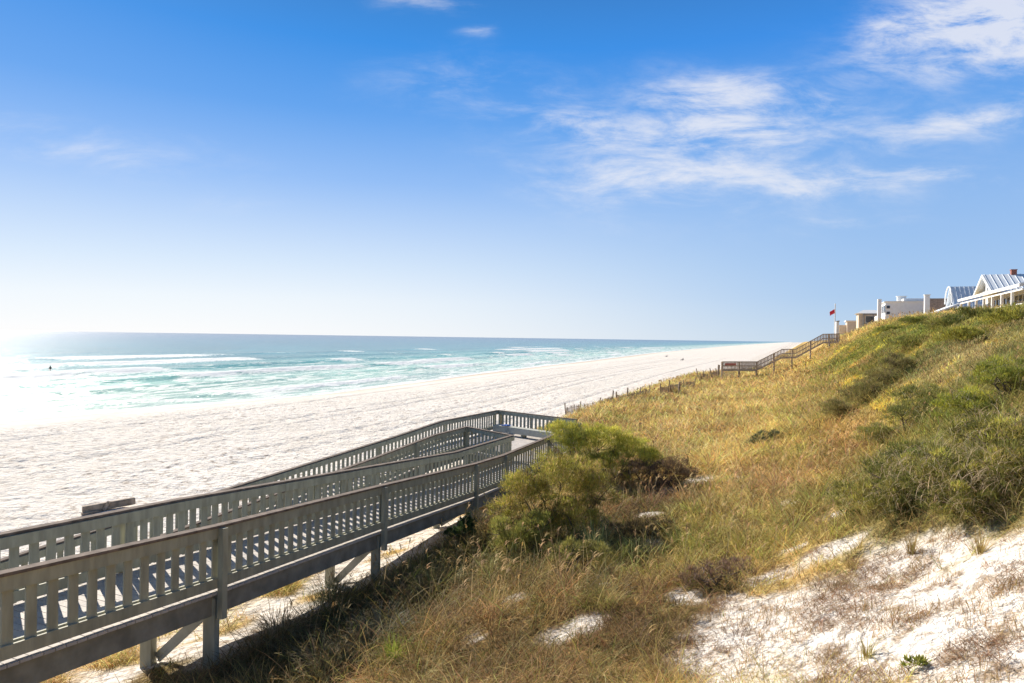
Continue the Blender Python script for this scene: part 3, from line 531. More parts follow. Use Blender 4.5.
def ydist(pts, Y):
    acc = 0
    for a, b in zip(pts, pts[1:]):
        l = math.hypot(b[0]-a[0], b[1]-a[1])
        if a[1] <= Y <= b[1]: return acc+l*(Y-a[1])/(b[1]-a[1])
        acc += l
    return acc
railing(bw_root, R1, 1, [ydist(R1, y) for y in (1.2, 6.0, 10.93, 15.7, 20.9, 23.35, 28.0, 32.9)])
railing(bw_root, R2, -1, [ydist(R2, y) for y in (2, 6.4, 11.5, 16.4, 21.6, 24.6, 28.3)])
railing(bw_root, R3, 1, [ydist(R3, y) for y in (4, 8.5, 13, 17.6, 22.8, 27.0, 30.9)])
railing(bw_root, R4, -1, [ydist(R4, y) for y in (4, 8.5, 13, 18, 23, 28, 33.0, 38.0)])
railing(bw_root, R5, -1, [.1, 2.4, 4.7])
railing(bw_root, [R3[-1], R2[-1]], 1, [.1, 3.2])
def planks(parent, Lp, Rp, n0=0, inset=.03):
    """deck boards laid across between two polylines given by matching Y stations"""
    mb = MB(); La = plen(Lp); Ra = plen(Rp); n = int(max(La, Ra)/.145)
    for i in range(n):
        a, b = i/n, (i+.93)/n; z = Vector((0, 0, -RH))
        p0, p1 = lerp_poly(Lp, La*a)+z, lerp_poly(Lp, La*b)+z; q0, q1 = lerp_poly(Rp, Ra*a)+z, lerp_poly(Rp, Ra*b)+z
        dz = Vector((0, 0, .038)); e = (q0-p0).normalized()*.055; jz = Vector((0, 0, U(-.002, .002)))
        mb.hexa([p0-e-dz+jz, q0+e-dz+jz, q1+e-dz+jz, p1-e-dz+jz, p0-e+jz, q0+e+jz, q1+e+jz, p1-e+jz])
    return mb.build('decking', M['deck'], parent)
def cut(pts, Y):
    out = []
    for a, b in zip(pts, pts[1:]):
        out.append(a)
        if a[1] < Y <= b[1]: t = (Y-a[1])/(b[1]-a[1]); out.append(tuple(a[i]+(b[i]-a[i])*t for i in range(3))); return out
    return pts
planks(bw_root, R2, cut(R1, 27.6)); planks(bw_root, cut(R4, 31.6), R3)
def landing():
    P = [Vector(p) for p in ((1.47, 27.9), (3.3, 33.0), (3.3, 34.25), (-.73, 38.05), (-3.62, 31.7), (.1, 28.45))]
    d = (Vector((2.7, 34.85))-Vector((-.73, 38.1))).normalized(); n = Vector((-d.y, d.x)); mb = MB()
    t = -12
    ts = [p.dot(n) for p in P]; x = min(ts)
    def clip(poly, nn, c, keep_less):
        out = []
        for i in range(len(poly)):
            a, b = poly[i], poly[(i+1) % len(poly)]; da, db = a.dot(nn)-c, b.dot(nn)-c
            if keep_less: da, db = -da, -db
            if da >= 0: out.append(a)
            if da*db < 0: out.append(a.lerp(b, da/(da-db)))
        return out
    while x < max(ts):
        q = clip(clip(P, n, x, False), n, x+.135, True)
        if len(q) >= 3: mb.prism([(v.x, v.y, Zc-4.05-RH-.044+U(-.002, .002)) for v in q], (0, 0, .038))
        x += .145
    ob = mb.build('landing_decking', M['deck'], bw_root)
    jm = MB()
    for a, b in zip(P, P[1:]+P[:1]): jm.slat((a.x, a.y, Zc-4.05-RH), (b.x, b.y, Zc-4.05-RH), -.36, -.06, .06, .05)
    jm.build('landing_joist', M['joist'], bw_root)
landing()
def support(p, zt, s=.19):
    g = float(height(p[0], p[1])); m = MB(); a = Vector((p[0], p[1], 0)); h = s/2
    m.hexa([(a.x-h, a.y-h, g-.4), (a.x+h, a.y-h, g-.4), (a.x+h, a.y+h, g-.4), (a.x-h, a.y+h, g-.4), (a.x-h, a.y-h, zt), (a.x+h, a.y-h, zt), (a.x+h, a.y+h, zt), (a.x-h, a.y+h, zt)])
    m.build('support_post', M['rail'], bw_root, bevel=.008); return g
def leg_pair(PA, PB, YA, brace=True):
    a = lerp_poly(PA, ydist(PA, YA)); b = min((lerp_poly(PB, d) for d in np.arange(0, plen(PB), .05)), key=lambda q: (Vector((q.x, q.y))-Vector((a.x, a.y))).length)
    v = (b-a); v.z = 0; v.normalize(); a2 = a+v*.10; b2 = b-v*.45
    ga = support(a2, a.z-RH-.10); gb = support(b2, b.z-RH-.10)
    m = MB(); m.beam(a2+Vector((0, -.12, -RH-.22)), b2+Vector((0, -.12, -RH-.22)), .04, .2); 
    zt = a.z-RH-.25
    if brace and zt-ga > .5: m.beam(a2+Vector((0, .115, zt-a.z-.02)), Vector((b2.x*.9+a2.x*.1, b2.y*.9+a2.y*.1+.115, gb+.1)), .04, .16); 
    m.build('cross_brace', M['bench'], bw_root)
for y in (6.0, 10.93, 15.7, 20.9, 24.9): leg_pair(R1, R2, y)
for y in (9, 13, 17.6, 22.8, 27.0): leg_pair(R3, R4, y, False)
for p in ((-.6, 37.7), (3.1, 34.1), (3.1, 32.7), (1.5, 36), (-1.9, 31.2), (1.3, 28.2), (-2, 34.8)): support(p, Zc-4.05-RH-.06, .15)
def bench():
    a = Vector((-.80, 36.45, Zc-4.05-RH)); b = Vector((2.15, 33.65, Zc-4.05-RH)); d = (b-a).normalized(); n = Vector((-d.y, d.x, 0))
    t = thing('bench', a.lerp(b, .5), 'long pale grey built-up wooden bench on the ramp landing with a blue cloth on it', 'bench')
    s = MB(); 
    for k in range(3): s.slat(a+n*(k*.15-.15), b+n*(k*.15-.15), .44, .475, 0, .142)
    s.build('seat', M['bench'], t, bevel=.004)
    f = MB(); f.slat(a, b, .16, .437, -.20, .035); f.slat(a, b, .30, .437, .20, .035); f.build('apron', M['bench'], t)
    for k in (.06, .5, .94):
        c = a.lerp(b, k); m = MB(); m.slat(c-d*.05, c+d*.05, 0, .44, 0, .34); m.build('leg', M['rail'], t)
    c = a.lerp(b, .19); m = MB()
    hh = []
    for i in range(7):
        for j in range(5): pass
    X, Yy = np.meshgrid(np.linspace(-.22, .22, 14), np.linspace(-.2, .16, 12)); H = .03+.05*np.clip(fbm(X*9+3, Yy*9, 3)+.4, 0, 1)
    vs = [c+d*float(x)+n*float(y)+Vector((0, 0, .478+float(h))) for x, y, h in zip(X.ravel(), Yy.ravel(), H.ravel())]
    m.v = [tuple(v) for v in vs]
    for i in range(11):
        for j in range(13): m.f.append([i*14+j, i*14+j+1, (i+1)*14+j+1, (i+1)*14+j]); m.m.append(0)
    o = m.build('folded_towel', M['blue'], origin=c+Vector((0, 0, .478))); so = o.modifiers.new('s', 'SOLIDIFY'); so.thickness = .03; so.offset = -1
    tag(o, 'small crumpled blue cloth lying on the bench', 'cloth')
bench()
def driftwood():
    a = ray(84, 514); b = ray(137, 506.5)
    t = thing('driftwood_timber', a.lerp(b, .5), 'weathered brown timber lying on the beach just beyond the ramp', 'timber')
    m = MB(); m.beam(a+Vector((0, 0, .13)), b+Vector((0, 0, .22)), .22, .26); m.build('timber', M['oldwood'], t, bevel=.03)
    m = MB(); q = a.lerp(b, .45); m.beam(q+Vector((0, -.16, .02)), q+Vector((.18, -.14, .36)), .1, .12); m.beam(a+Vector((.1, -.2, .03)), a.lerp(b, .4)+Vector((0, -.16, .05)), .14, .08); m.build('broken_plank', M['oldwood'], t, bevel=.01)
driftwood()

# ------------------------------------------------------------------ far beach stairway, fences, flag
def stairway():
    Ys = [88, 86.6, 85.2, 84.4, 83.0, 82.2]; px = [722, 757, 782, 796, 823, 839]; py = [361.6, 361.6, 349, 348.8, 333.8, 333.4]
    top = [at(x, y, Y) for x, y, Y in zip(px, py, Ys)]; v = Vector((.385, .923, 0))*1.4; back = [p+v for p in top]
    t = thing('beach_stairway', top[2]-Vector((0, 0, 2)), 'brown wooden stairway climbing the dune in the distance below the red flag', 'stairway')
    for pts, sd in ((top, 1), (back, -1)):
        mb = MB()
        for a, b in zip(pts, pts[1:]): mb.slat(a, b, -.10, 0, 0, .12); mb.slat(a, b, -.62, -.52, 0, .05); mb.slat(a, b, -RH-.12, -RH+.08, 0, .06)
        L = plen(pts); n = int(L/.17)
        for i in range(n): mb.slat(lerp_poly(pts, i*.17+.02), lerp_poly(pts, i*.17+.09), -RH, -.05, 0, .03)
        rl = mb.build('railing', M['stairwood'], t)
        for d in np.append(np.arange(0, L, 2.1), L):
            p = lerp_poly(pts, d); g = float(height(p.x, p.y)); m = MB(); m.beam((p.x, p.y, min(g-.3, p.z-RH-.2)), (p.x, p.y, p.z), .12, .12); m.build('post', M['stairwood'], rl)
    mb = MB()
    for (a, b), (c, d) in zip(zip(top, top[1:]), zip(back, back[1:])):
        if abs(a.z-b.z) < .3:
            z = Vector((0, 0, -RH)); mb.hexa([a+z, b+z, d+z, c+z, a+z*.96, b+z*.96, d+z*.96, c+z*.96])
        else:
            n = max(2, int(abs(b.z-a.z)/.18))
            for i in range(n):
                p, q = a.lerp(b, i/n), a.lerp(b, (i+1)/n); r, s_ = c.lerp(d, i/n), c.lerp(d, (i+1)/n); zz = p.z-RH+.1
                mb.hexa([(p.x, p.y, zz-.05), (q.x, q.y, zz-.05), (s_.x, s_.y, zz-.05), (r.x, r.y, zz-.05), (p.x, p.y, zz), (q.x, q.y, zz), (s_.x, s_.y, zz), (r.x, r.y, zz)])
    mb.build('treads', M['stairwood'], t)
    # flight down to the sand on the far side of the lower platform
    m = MB(); a = back[0].copy(); a.z -= RH; b = back[0].lerp(back[1], .35); b.z -= RH; dn = Vector((.385, .923, 0))*.28
    for i in range(9):
        o = dn*i; z = -.17*(i+1); m.hexa([a+o+Vector((0, 0, z-.05)), b+o+Vector((0, 0, z-.05)), b+o+dn+Vector((0, 0, z-.05)), a+o+dn+Vector((0, 0, z-.05)), a+o+Vector((0, 0, z)), b+o+Vector((0, 0, z)), b+o+dn+Vector((0, 0, z)), a+o+dn+Vector((0, 0, z))])
    m.build('beach_flight', M['stairwood'], t)
    s = thing('notice_board', top[0].lerp(top[1], .3)-Vector((0, .1, .6)), 'small faded red notice board on the lower end of the distant stairway', 'sign')
    p, q = top[0].lerp(top[1], .10), top[0].lerp(top[1], .42); o = Vector((0, 0, 0))
    m = MB(); m.slat(p, q, -.48, -.20, -.12, .03); m.build('red_panel', M['faded'], s); m = MB(); m.slat(p, q, -.56, -.48, -.12, .04); m.build('batten', M['stairwood'], s)
    return top
stairway()
def fence(pxs, dz, label, tilt=0.0, hgt=.9, slats=True, name='sand_fence', nrm=.12):
    P = [ray(x, y) for x, y in pxs]; t = thing(name, P[0], label, 'fence', 'sand fences along the dune toe')
    if slats:
        m = MB()
        for a, b in zip(P, P[1:]):
            n = max(2, int((b-a).length/nrm))
            for i in range(n):
                p = a.lerp(b, (i+.5)/n); p.z = float(height(p.x, p.y)); m.beam(p+Vector((0, 0, -.1)), p+Vector((U(-.06, .06), U(-.05, .05), hgt*.72*U(.8, 1.05))), .04, .012)
        m.build('slats', M['oldwood'], t)
        w = MB()
        for a, b in zip(P, P[1:]):
            for h in (.2, .5): w.beam(a+Vector((0, 0, h*hgt/.9)), b+Vector((0, 0, h*hgt/.9)), .02, .02)
        w.build('wire', M['grey'], t)
    for p in P:
        m = MB(); m.tube([p-Vector((0, 0, .2)), p+Vector((U(-.12, .12)+tilt, U(-.1, .1), hgt*U(.95, 1.25)))], .055, 6); m.build('post', M['oldwood'], t)
fence([(567, 415), (581, 411.5), (600, 407.5), (613, 405)], 0, 'low weathered sand fence at the dune toe right of the landing')
fence([(617, 403.5), (628, 401.5), (641, 399), (651, 396.5)], 0, 'grey sand fence on the beach edge halfway to the distant stairway')
fence([(661, 393.5), (671, 391.5), (684, 388.5), (695, 386.5)], 0, 'farther sand fence in front of the leaning posts')
fence([(700, 380.5), (706, 380), (713, 379), (718.5, 377.5)], 0, 'dark leaning sand fence at the foot of the distant stairway', -.35, 1.3)
def stake(px, py, h, r, label):
    p = ray(px, py); m = MB(); m.tube([p-Vector((0, 0, .3)), p+Vector((0, 0, h*.5)), p+Vector((.04, 0, h))], [r, r*.96, r*.9], 8); tag(m.build('wooden_stake', M['oldwood'], origin=p), label, 'post')
stake(680, 393.5, 1.1, .13, 'short stout brown post standing on the grassy dune edge')
stake(719, 378, 1.8, .16, 'tall square brown post at the left foot of the distant stairway')

def flagpole():
    b = at(834.5, 333, 90); g = float(height(b.x, b.y)); base = Vector((b.x, b.y, g)); topz = at(834.5, 304.5, 90).z
    t = thing('flagpole', base, 'white flagpole flying a red flag at the top of the distant stairway', 'flagpole')
    m = MB(); m.tube([base, (b.x, b.y, topz)], [.09, .06], 10); m.tube([(b.x, b.y, topz), (b.x, b.y, topz+.12)], [.09, .05], 8); m.build('pole', M['white'], t)
    zt = at(834, 309.3, 90).z; zb = at(834, 316, 90).z; mb = MB(); nx, nz = 12, 8
    for i in range(nx+1):
        for j in range(nz+1):
            u, w = i/nx, j/nz; x = b.x-.07-.62*u; z = zt-(zt-zb)*.62*w-.36*u**1.3*(1.0); y = b.y+.10*math.sin(u*9+w*2)*u
            mb.v.append((x, y, z))
    for i in range(nx):
        for j in range(nz): a = i*(nz+1)+j; mb.f.append([a, a+nz+1, a+nz+2, a+1]); mb.m.append(0)
    o = mb.build('flag', M['red'], t); s = o.modifiers.new('s', 'SOLIDIFY'); s.thickness = .015
    p = at(836.6, 333, 89.5); g = float(height(p.x, p.y)); q = at(836.6, 321.5, 89.5)
    t2 = thing('storage_locker', (p.x, p.y, g), 'narrow white locker standing beside the flagpole', 'locker'); m = MB()
    m.hexa([(p.x-.16, p.y-.2, g-.2), (p.x+.2, p.y-.2, g-.2), (p.x+.2, p.y+.2, g-.2), (p.x-.16, p.y+.2, g-.2), (p.x-.16, p.y-.2, q.z), (p.x+.2, p.y-.2, q.z), (p.x+.2, p.y+.2, q.z), (p.x-.16, p.y+.2, q.z)]); m.build('cabinet', M['white'], t2, bevel=.02)
    m = MB(); m.hexa([(p.x-.2, p.y-.25, q.z), (p.x+.25, p.y-.25, q.z), (p.x+.25, p.y+.25, q.z), (p.x-.2, p.y+.25, q.z), (p.x-.2, p.y-.25, q.z+.05), (p.x+.25, p.y-.25, q.z+.12), (p.x+.25, p.y+.25, q.z+.12), (p.x-.2, p.y+.25, q.z+.05)]); m.build('lid', M['grey'], t2)
flagpole()

# ------------------------------------------------------------------ houses on the crest
NV = Vector((.923, -.385, 0)); UV = Vector((.385, .923, 0))
class House:
    def __init__(s, px, Y, name, label):
        k = (px-512)/F; s.o = Vector((k*Y, Y, 0)); s.root = thing(name, s.o+Vector((0, 0, float(height(s.o.x, s.o.y)))), label, 'house')
    def P(s, n, u, z): return s.o+NV*n+UV*u+Vector((0, 0, z))
    def box(s, mb, n0, n1, u0, u1, z0, z1): mb.hexa([s.P(n0, u0, z0), s.P(n1, u0, z0), s.P(n1, u1, z0), s.P(n0, u1, z0), s.P(n0, u0, z1), s.P(n1, u0, z1), s.P(n1, u1, z1), s.P(n0, u1, z1)])
    def part(s, name, m, *boxes, bevel=0):
        mb = MB()
        for b in boxes: s.box(mb, *b)
        return mb.build(name, m, s.root, bevel=bevel)
    def gable(s, n0, n1, hw, ze, zr, m, seam=True, th=.16, over=.35, u0=0):
        mb = MB()
        for sd in (-1, 1):
            sl = (zr-ze)/hw; e = hw+over; z2 = zr-sl*e
            a, b = s.P(n0, u0, zr), s.P(n1, u0, zr); c, d = s.P(n1, u0+sd*e, z2), s.P(n0, u0+sd*e, z2); up = Vector((0, 0, th))
            q = [a, b, c, d] if sd < 0 else [d, c, b, a]
            mb.hexa([x for x in q]+[x+up for x in q])
            if seam:
                k = n0+.15
                while k < n1:
                    p, r = s.P(k, u0, zr+th+.02), s.P(k, u0+sd*e, z2+th+.02); mb.beam(p, r, .05, .05); k += .55
        return mb.build('roof', m, s.root)
    def gwall(s, n, hw, ze, zr, m, th=.15, u0=0):
        mb = MB(); mb.prism([s.P(n, u0-hw, ze), s.P(n, u0+hw, ze), s.P(n, u0, zr)], NV*th); return mb.build('gable_wall', m, s.root)
    def window(s, face, a, b, z0, z1, n=0, u=0):
        """face 's' = seaward (n const), 'c' = camera side (u const)"""
        f = MB(); g = MB()
        if face == 's': s.box(f, n-.07, n+.02, a-.1, b+.1, z0-.1, z1+.1); s.box(g, n-.10, n-.072, a, b, z0, z1)
        else: s.box(f, a-.1, b+.1, u-.07, u+.02, z0-.1, z1+.1); s.box(g, a, b, u-.10, u-.072, z0, z1)
        fo = f.build('window', M['white'], s.root); g.build('pane', M['glass'], fo)
h = House(984.5, 75.4, 'metal_roof_house', 'white house with standing seam metal roof, gable and posted porch at the right edge')
h.part('wall', M['white'], (.4, 12, -3.1, 3.1, 9, 13.75), (.45, 9, -21, -3.1, 9, 13.2)); h.part('glazed_wall', M['glass'], (.3, .44, -21, -1.0, 10.9, 12.7))  # dark glazing spans the wall, also standing in for deep porch shade
r_ = h.gable(-.3, 12, 3.4, 13.75, 15.55, M['metal']); h.gwall(.25, 3.1, 13.6, 15.35, M['white'])
mb = MB()
for u0, u1, u2, z in ((-1.7, -.25, -.25, 14.9), (.25, .25, 1.7, 14.9)): mb.prism([h.P(.12, u0, 13.95), h.P(.12, (u1+u2)/2 if u0 < 0 else u0, 13.95+.95 if u0 < 0 else 14.9), h.P(.12, u2, 13.95)], NV*.1)
mb.build('gable_window', M['glass'], h.root)
mb = MB()
for sd in (-1, 1): mb.beam(h.P(-.33, 0, 15.62), h.P(-.33, sd*3.8, 13.62), .1, .26)
mb.beam(h.P(.1, -3.3, 13.7), h.P(.1, 3.3, 13.7), .12, .24); mb.beam(h.P(.1, 0, 13.7), h.P(.1, 0, 15.4), .10, .16); mb.build('gable_trim', M['white'], h.root)
mb = MB(); q = [h.P(-2.3, -22, 12.88), h.P(.5, -22, 13.62), h.P(.5, 1.2, 13.62), h.P(-2.3, 1.2, 12.88)]; mb.hexa(q+[x+Vector((0, 0, .14)) for x in q])
k = -22
while k < 1.2: mb.beam(h.P(-2.3, k, 13.05), h.P(.5, k, 13.78), .05, .07); k += .6
mb.build('porch_roof', M['metal'], h.root)
mb = MB(); mb.beam(h.P(-2.33, -22, 12.92), h.P(-2.33, 1.25, 12.92), .08, .26); mb.beam(h.P(-2.1, -22, 12.6), h.P(-2.1, 1.1, 12.6), .12, .16); mb.build('fascia', M['white'], h.root)
for u in (.9, -3.0, -6.2, -9.4, -12.6, -15.8, -19): h.part('porch_post', M['white'], (-2.2, -2.0, u-.1, u+.1, 9, 12.53))
h.part('porch_railing', M['white'], (-2.14, -2.06, -22, 1, 11.35, 11.45), (-2.14, -2.06, -22, 1, 10.7, 10.78), *[(-2.12, -2.08, u, u+.04, 10.72, 11.4) for u in np.arange(-21.9, .9, .3)])
h.part('porch_floor', M['grey'], (-2.3, .3, -22, 1.2, 10.3, 10.5))
h.part('mullions', M['white'], (.2, .29, -20.5, -1, 12.0, 12.08), *[(.22, .29, u, u+.1, 10.9, 12.7) for u in np.arange(-20.5, -1, 1.3)]); h.window('s', .2, 2.2, 10.8, 12.5, n=.4)
mb = MB(); h.box(mb, 2.3, 2.8, -.2, .3, 14.8, 16.15); h.box(mb, 2.25, 2.85, -.25, .35, 16.15, 16.22); mb.build('chimney', M['brick'], r_)
mb = MB(); mb.beam(h.P(-3.3, -13, 9.8), h.P(-3.3, -4, 11.9), .1, .25); mb.build('stair_rail', M['white'], h.root)

h = House(976, 108, 'yellow_gable_house', 'small yellow gabled house between the two metal roofed houses')
h.part('wall', M['cream'], (.2, 8, -2.2, 2.2, 9, 14.6)); h.gable(-.2, 8, 2.4, 14.6, 16.5, M['tan'], False, .2); h.gwall(0, 2.2, 14.5, 16.3, M['tan']); h.window('s', -.5, .5, 13, 14.2, n=.2); h.window('s', -.4, .4, 14.8, 15.5, n=0)

h = House(951, 100, 'curved_gable_house', 'white house with a steep metal roof and dark gable opening left of the porch house')
h.part('wall', M['white'], (.3, 7, -2.4, 2.4, 9, 13.6)); h.gable(-.3, 7, 2.6, 13.4, 16.2, M['metal'], True, .2); h.gwall(.1, 2.4, 13.3, 16.0, M['white']); h.window('s', -.8, .9, 13.3, 14.6, n=.1)
mb = MB(); pts = [h.P(-.42, 2.5*math.cos(a), 13.4+2.95*math.sin(a)**.8) for a in np.linspace(.12, math.pi-.12, 13)]; mb.tube(pts, .11, 6); mb.build('arched_trim', M['white'], h.root)
mb = MB(); q = [h.P(-3.4, -4.2, 12.0), h.P(.3, -4.2, 13.6), h.P(.3, 3.5, 13.6), h.P(-3.4, 3.5, 12.0)]; mb.hexa(q+[x+Vector((0, 0, .22)) for x in q]); mb.build('porch_roof', M['metal'], h.root)
h.part('porch_wall', M['shingle'], (-2.6, .2, -3.6, 3.2, 9, 12.2)); h.part('cornice', M['tan'], (2, 6.5, -4.2, -3.2, 12.2, 12.6)); h.part('annex', M['cream'], (1.5, 8, -6.2, -3.2, 9, 12.2))

h = House(927, 114, 'brown_roof_house', 'low house with brown shingle roof and white end pier')
h.part('wall', M['cream'], (.2, 5.6, -3, 3, 9, 13.2)); h.gable(0, 5.8, 3.2, 13.0, 15.35, M['shingle'], False, .2); h.part('end_pier', M['white'], (-.95, -.25, -3.6, -2.6, 9, 15.9), (-1.05, -.15, -3.7, -2.5, 15.9, 16.0)); h.window('c', 1.5, 2.6, 11.8, 12.8, u=-3)

h = House(881, 130, 'white_flat_house', 'long white flat roofed house with a tall white pier on its left corner')
h.part('wall', M['white'], (.3, 7.4, -4, 4, 6, 15.6), (3.2, 7.6, -3.4, 4, 15.6, 16.25)); h.part('parapet', M['white'], (.1, 7.6, -4.2, 4.2, 15.6, 15.75)); h.part('end_pier', M['white'], (-1.0, -.4, -3.8, -2.6, 9, 16.15)); h.part('chimney', M['white'], (2.6, 4.0, -.5, .8, 16.0, 16.8), (2.45, 4.15, -.65, .95, 16.8, 16.9))
h.part('balcony', M['white'], (-.9, .3, -3.6, 3, 12.2, 12.35), (-.9, -.84, -3.6, 3, 12.35, 13.1)); h.window('s', -3, -1.2, 13.7, 15, n=.3); h.window('s', 0, 1.8, 13.7, 15, n=.3); h.window('c', .4, .95, 14.4, 14.9, u=-4); h.window('c', .4, .95, 13.3, 13.8, u=-4)

h = House(856, 150, 'cream_balcony_house', 'cream house with a dark framed balcony behind the crest')
h.part('wall', M['cream'], (.2, 4.6, -3, 3, 6, 14.3)); mb = MB(); q = [h.P(-.3, -3.4, 14.3), h.P(5.1, -3.4, 14.3), h.P(5.1, 3.4, 14.3), h.P(-.3, 3.4, 14.3)]; e = [h.P(1.2, -1.6, 15.1), h.P(3.4, -1.6, 15.1), h.P(3.4, 1.6, 15.1), h.P(1.2, 1.6, 15.1)]; mb.hexa(q+e); mb.build('roof', M['white'], h.root)
h.part('balcony_frame', M['grey'], (1.0, 1.15, -4.2, -3.05, 10, 14.2), (4.5, 4.65, -4.2, -3.05, 10, 14.2), (1.0, 4.65, -4.2, -4.1, 14.0, 14.25), (1.0, 4.65, -4.2, -4.1, 12.0, 12.2), (2.8, 2.95, -4.2, -4.1, 12, 14.2)); h.window('c', 1.6, 3.8, 12.3, 13.7, u=-3)
h = House(846, 165, 'small_cream_house', 'small cream flat roofed house nearest the flagpole')
h.part('wall', M['cream'], (0, 4.2, -3, 3, 6, 13.0), (-1.6, 0, -1, 3, 6, 12.2)); h.part('roof', M['white'], (-.3, 4.4, -3.2, 3.2, 13.0, 13.25)); h.window('c', 2.6, 3.2, 12.1, 12.6, u=-3); h.window('c', 2.6, 3.2, 11.2, 11.7, u=-3)

# ------------------------------------------------------------------ people
def figure(joints, edges, radii, m, parent, name='body'):
    me = bpy.data.meshes.new(name); me.from_pydata(joints, edges, []); me.materials.append(m); o = bpy.data.objects.new(name, me); col.objects.link(o); o.parent = parent
    sk = o.modifiers.new('skin', 'SKIN')
    for v, r in zip(me.skin_vertices[0].data, radii): v.radius = (r, r)
    me.skin_vertices[0].data[0].use_root = True
    sb = o.modifiers.new('sub', 'SUBSURF'); sb.levels = 2; sb.render_levels = 2
    dg = bpy.context.evaluated_depsgraph_get(); ev = bpy.data.meshes.new_from_object(o.evaluated_get(dg)); o.modifiers.clear(); o.data = ev; ev.name = name
    return o
def seated(loc, rot, label, m_body, m_legs, legs_out=True, sx=1.0):
    t = thing('person', loc, label, 'person'); t.rotation_euler = (0, 0, rot)
    K = dict(pel=(0, 0, .12), che=(0, -.10, .42), nec=(0, -.10, .58), hd=(0, -.07, .70), top=(0, -.06, .82), shl=(-.19, -.10, .53), ell=(-.27, -.26, .30), hal=(-.24, -.34, .08), shr=(.19, -.10, .53), elr=(.28, -.02, .30), har=(.20, .20, .30),
             hl=(-.11, .03, .12), kl=(-.14, .42, .34 if not legs_out else .22), al=(-.14, .82, .06), fl=(-.14, .90, .16), hr=(.11, .03, .12), kr=(.14, .44, .36), ar=(.14, .74, .06), fr=(.14, .84, .14))
    nm = list(K); J = [K[k] for k in nm]; E = [('pel', 'che'), ('che', 'nec'), ('nec', 'hd'), ('hd', 'top'), ('nec', 'shl'), ('shl', 'ell'), ('ell', 'hal'), ('nec', 'shr'), ('shr', 'elr'), ('elr', 'har'), ('pel', 'hl'), ('hl', 'kl'), ('kl', 'al'), ('al', 'fl'), ('pel', 'hr'), ('hr', 'kr'), ('kr', 'ar'), ('ar', 'fr')]
    rd = dict(pel=.14, che=.15, nec=.06, hd=.10, top=.07, shl=.065, ell=.045, hal=.035, shr=.065, elr=.045, har=.035, hl=.095, kl=.065, al=.04, fl=.035, hr=.095, kr=.065, ar=.04, fr=.035)
    o = figure(J, [(nm.index(a), nm.index(b)) for a, b in E], [rd[k] for k in nm], m_body, t)
    h = MB(); 
    for i in range(5): pass
    import bmesh
    bm = bmesh.new(); bmesh.ops.create_uvsphere(bm, u_segments=12, v_segments=8, radius=.115, matrix=Matrix.Translation((0, -.085, .77))); me = bpy.data.meshes.new('hair'); bm.to_mesh(me); bm.free(); me.materials.append(M['grey']); ho = bpy.data.objects.new('hair', me); col.objects.link(ho); ho.parent = t
    return t
p = ray(683, 360.5); seated(p, R(100), 'person in dark clothes sitting on the far sand with legs stretched out', M['dark'], M['skin']); 
p = ray(667, 357); seated(p+Vector((0, 0, 0)), R(60), 'distant person sitting at the water line on the far beach', M['dark'], M['skin'], False)
p = at(50.5, 374.5, 137); p.z = .10
t = thing('paddle_board', p, 'pale board floating under the seated person in the surf', 'board')
mb = MB(); ring = [(.29*math.cos(a)*(1-.15*abs(math.sin(a))), 1.0*math.sin(a)) for a in np.linspace(0, 2*math.pi, 25)[:-1]]
mb.prism([(p.x+x*.8-y*.6, p.y+x*.6+y*.8, p.z) for x, y in ring], (0, 0, .1)); mb.build('deck', M['board'], t, bevel=.02)
seated(p+Vector((0, 0, .12)), R(40), 'person in a black wetsuit sitting low on a board beyond the breaking waves', M['dark'], M['dark']).scale = (1, 1, .92)

# ------------------------------------------------------------------ sky, sun, camera
w = bpy.data.worlds.new('World'); scene.world = w; w.use_nodes = True; nt = w.node_tree; N = nt.nodes; L = nt.links; bg = N['Background']
sky = N.new('ShaderNodeTexSky'); sky.sky_type = 'NISHITA'; sky.sun_disc = False; sky.sun_elevation = SUN_EL; sky.sun_rotation = SUN_AZ; sky.altitude = 0; sky.air_density = 1.0; sky.dust_density = .35; sky.ozone_density = 2.0
def mth(op, *a, clamp=False):
    x = N.new('ShaderNodeMath'); x.operation = op; x.use_clamp = clamp
    for i, v in enumerate(a):
        if isinstance(v, (int, float)): x.inputs[i].default_value = v
        else: L.new(v, x.inputs[i])
    return x.outputs[0]
tc = N.new('ShaderNodeTexCoord'); sp = N.new('ShaderNodeSeparateXYZ'); L.new(tc.outputs['Generated'], sp.inputs[0])
yy = mth('MAXIMUM', sp.outputs[1], .05); u = mth('DIVIDE', sp.outputs[0], yy); v = mth('DIVIDE', sp.outputs[2], yy)
cmb = N.new('ShaderNodeCombineXYZ'); L.new(u, cmb.inputs[0]); L.new(mth('MULTIPLY', v, 1.7), cmb.inputs[1])
def nz(sc, det, rg, dist, vec=None):
    n = N.new('ShaderNodeTexNoise'); n.inputs['Scale'].default_value = sc; n.inputs['Detail'].default_value = det; n.inputs['Roughness'].default_value = rg; n.inputs['Distortion'].default_value = dist; L.new(vec or cmb.outputs[0], n.inputs['Vector']); return n.outputs[0]
warp = nz(3.5, 4, .6, 0); uw = mth('ADD', u, mth('MULTIPLY', mth('SUBTRACT', warp, .5), .10)); vw = mth('ADD', v, mth('MULTIPLY', mth('SUBTRACT', nz(4.3, 4, .6, 0), .5), .07))
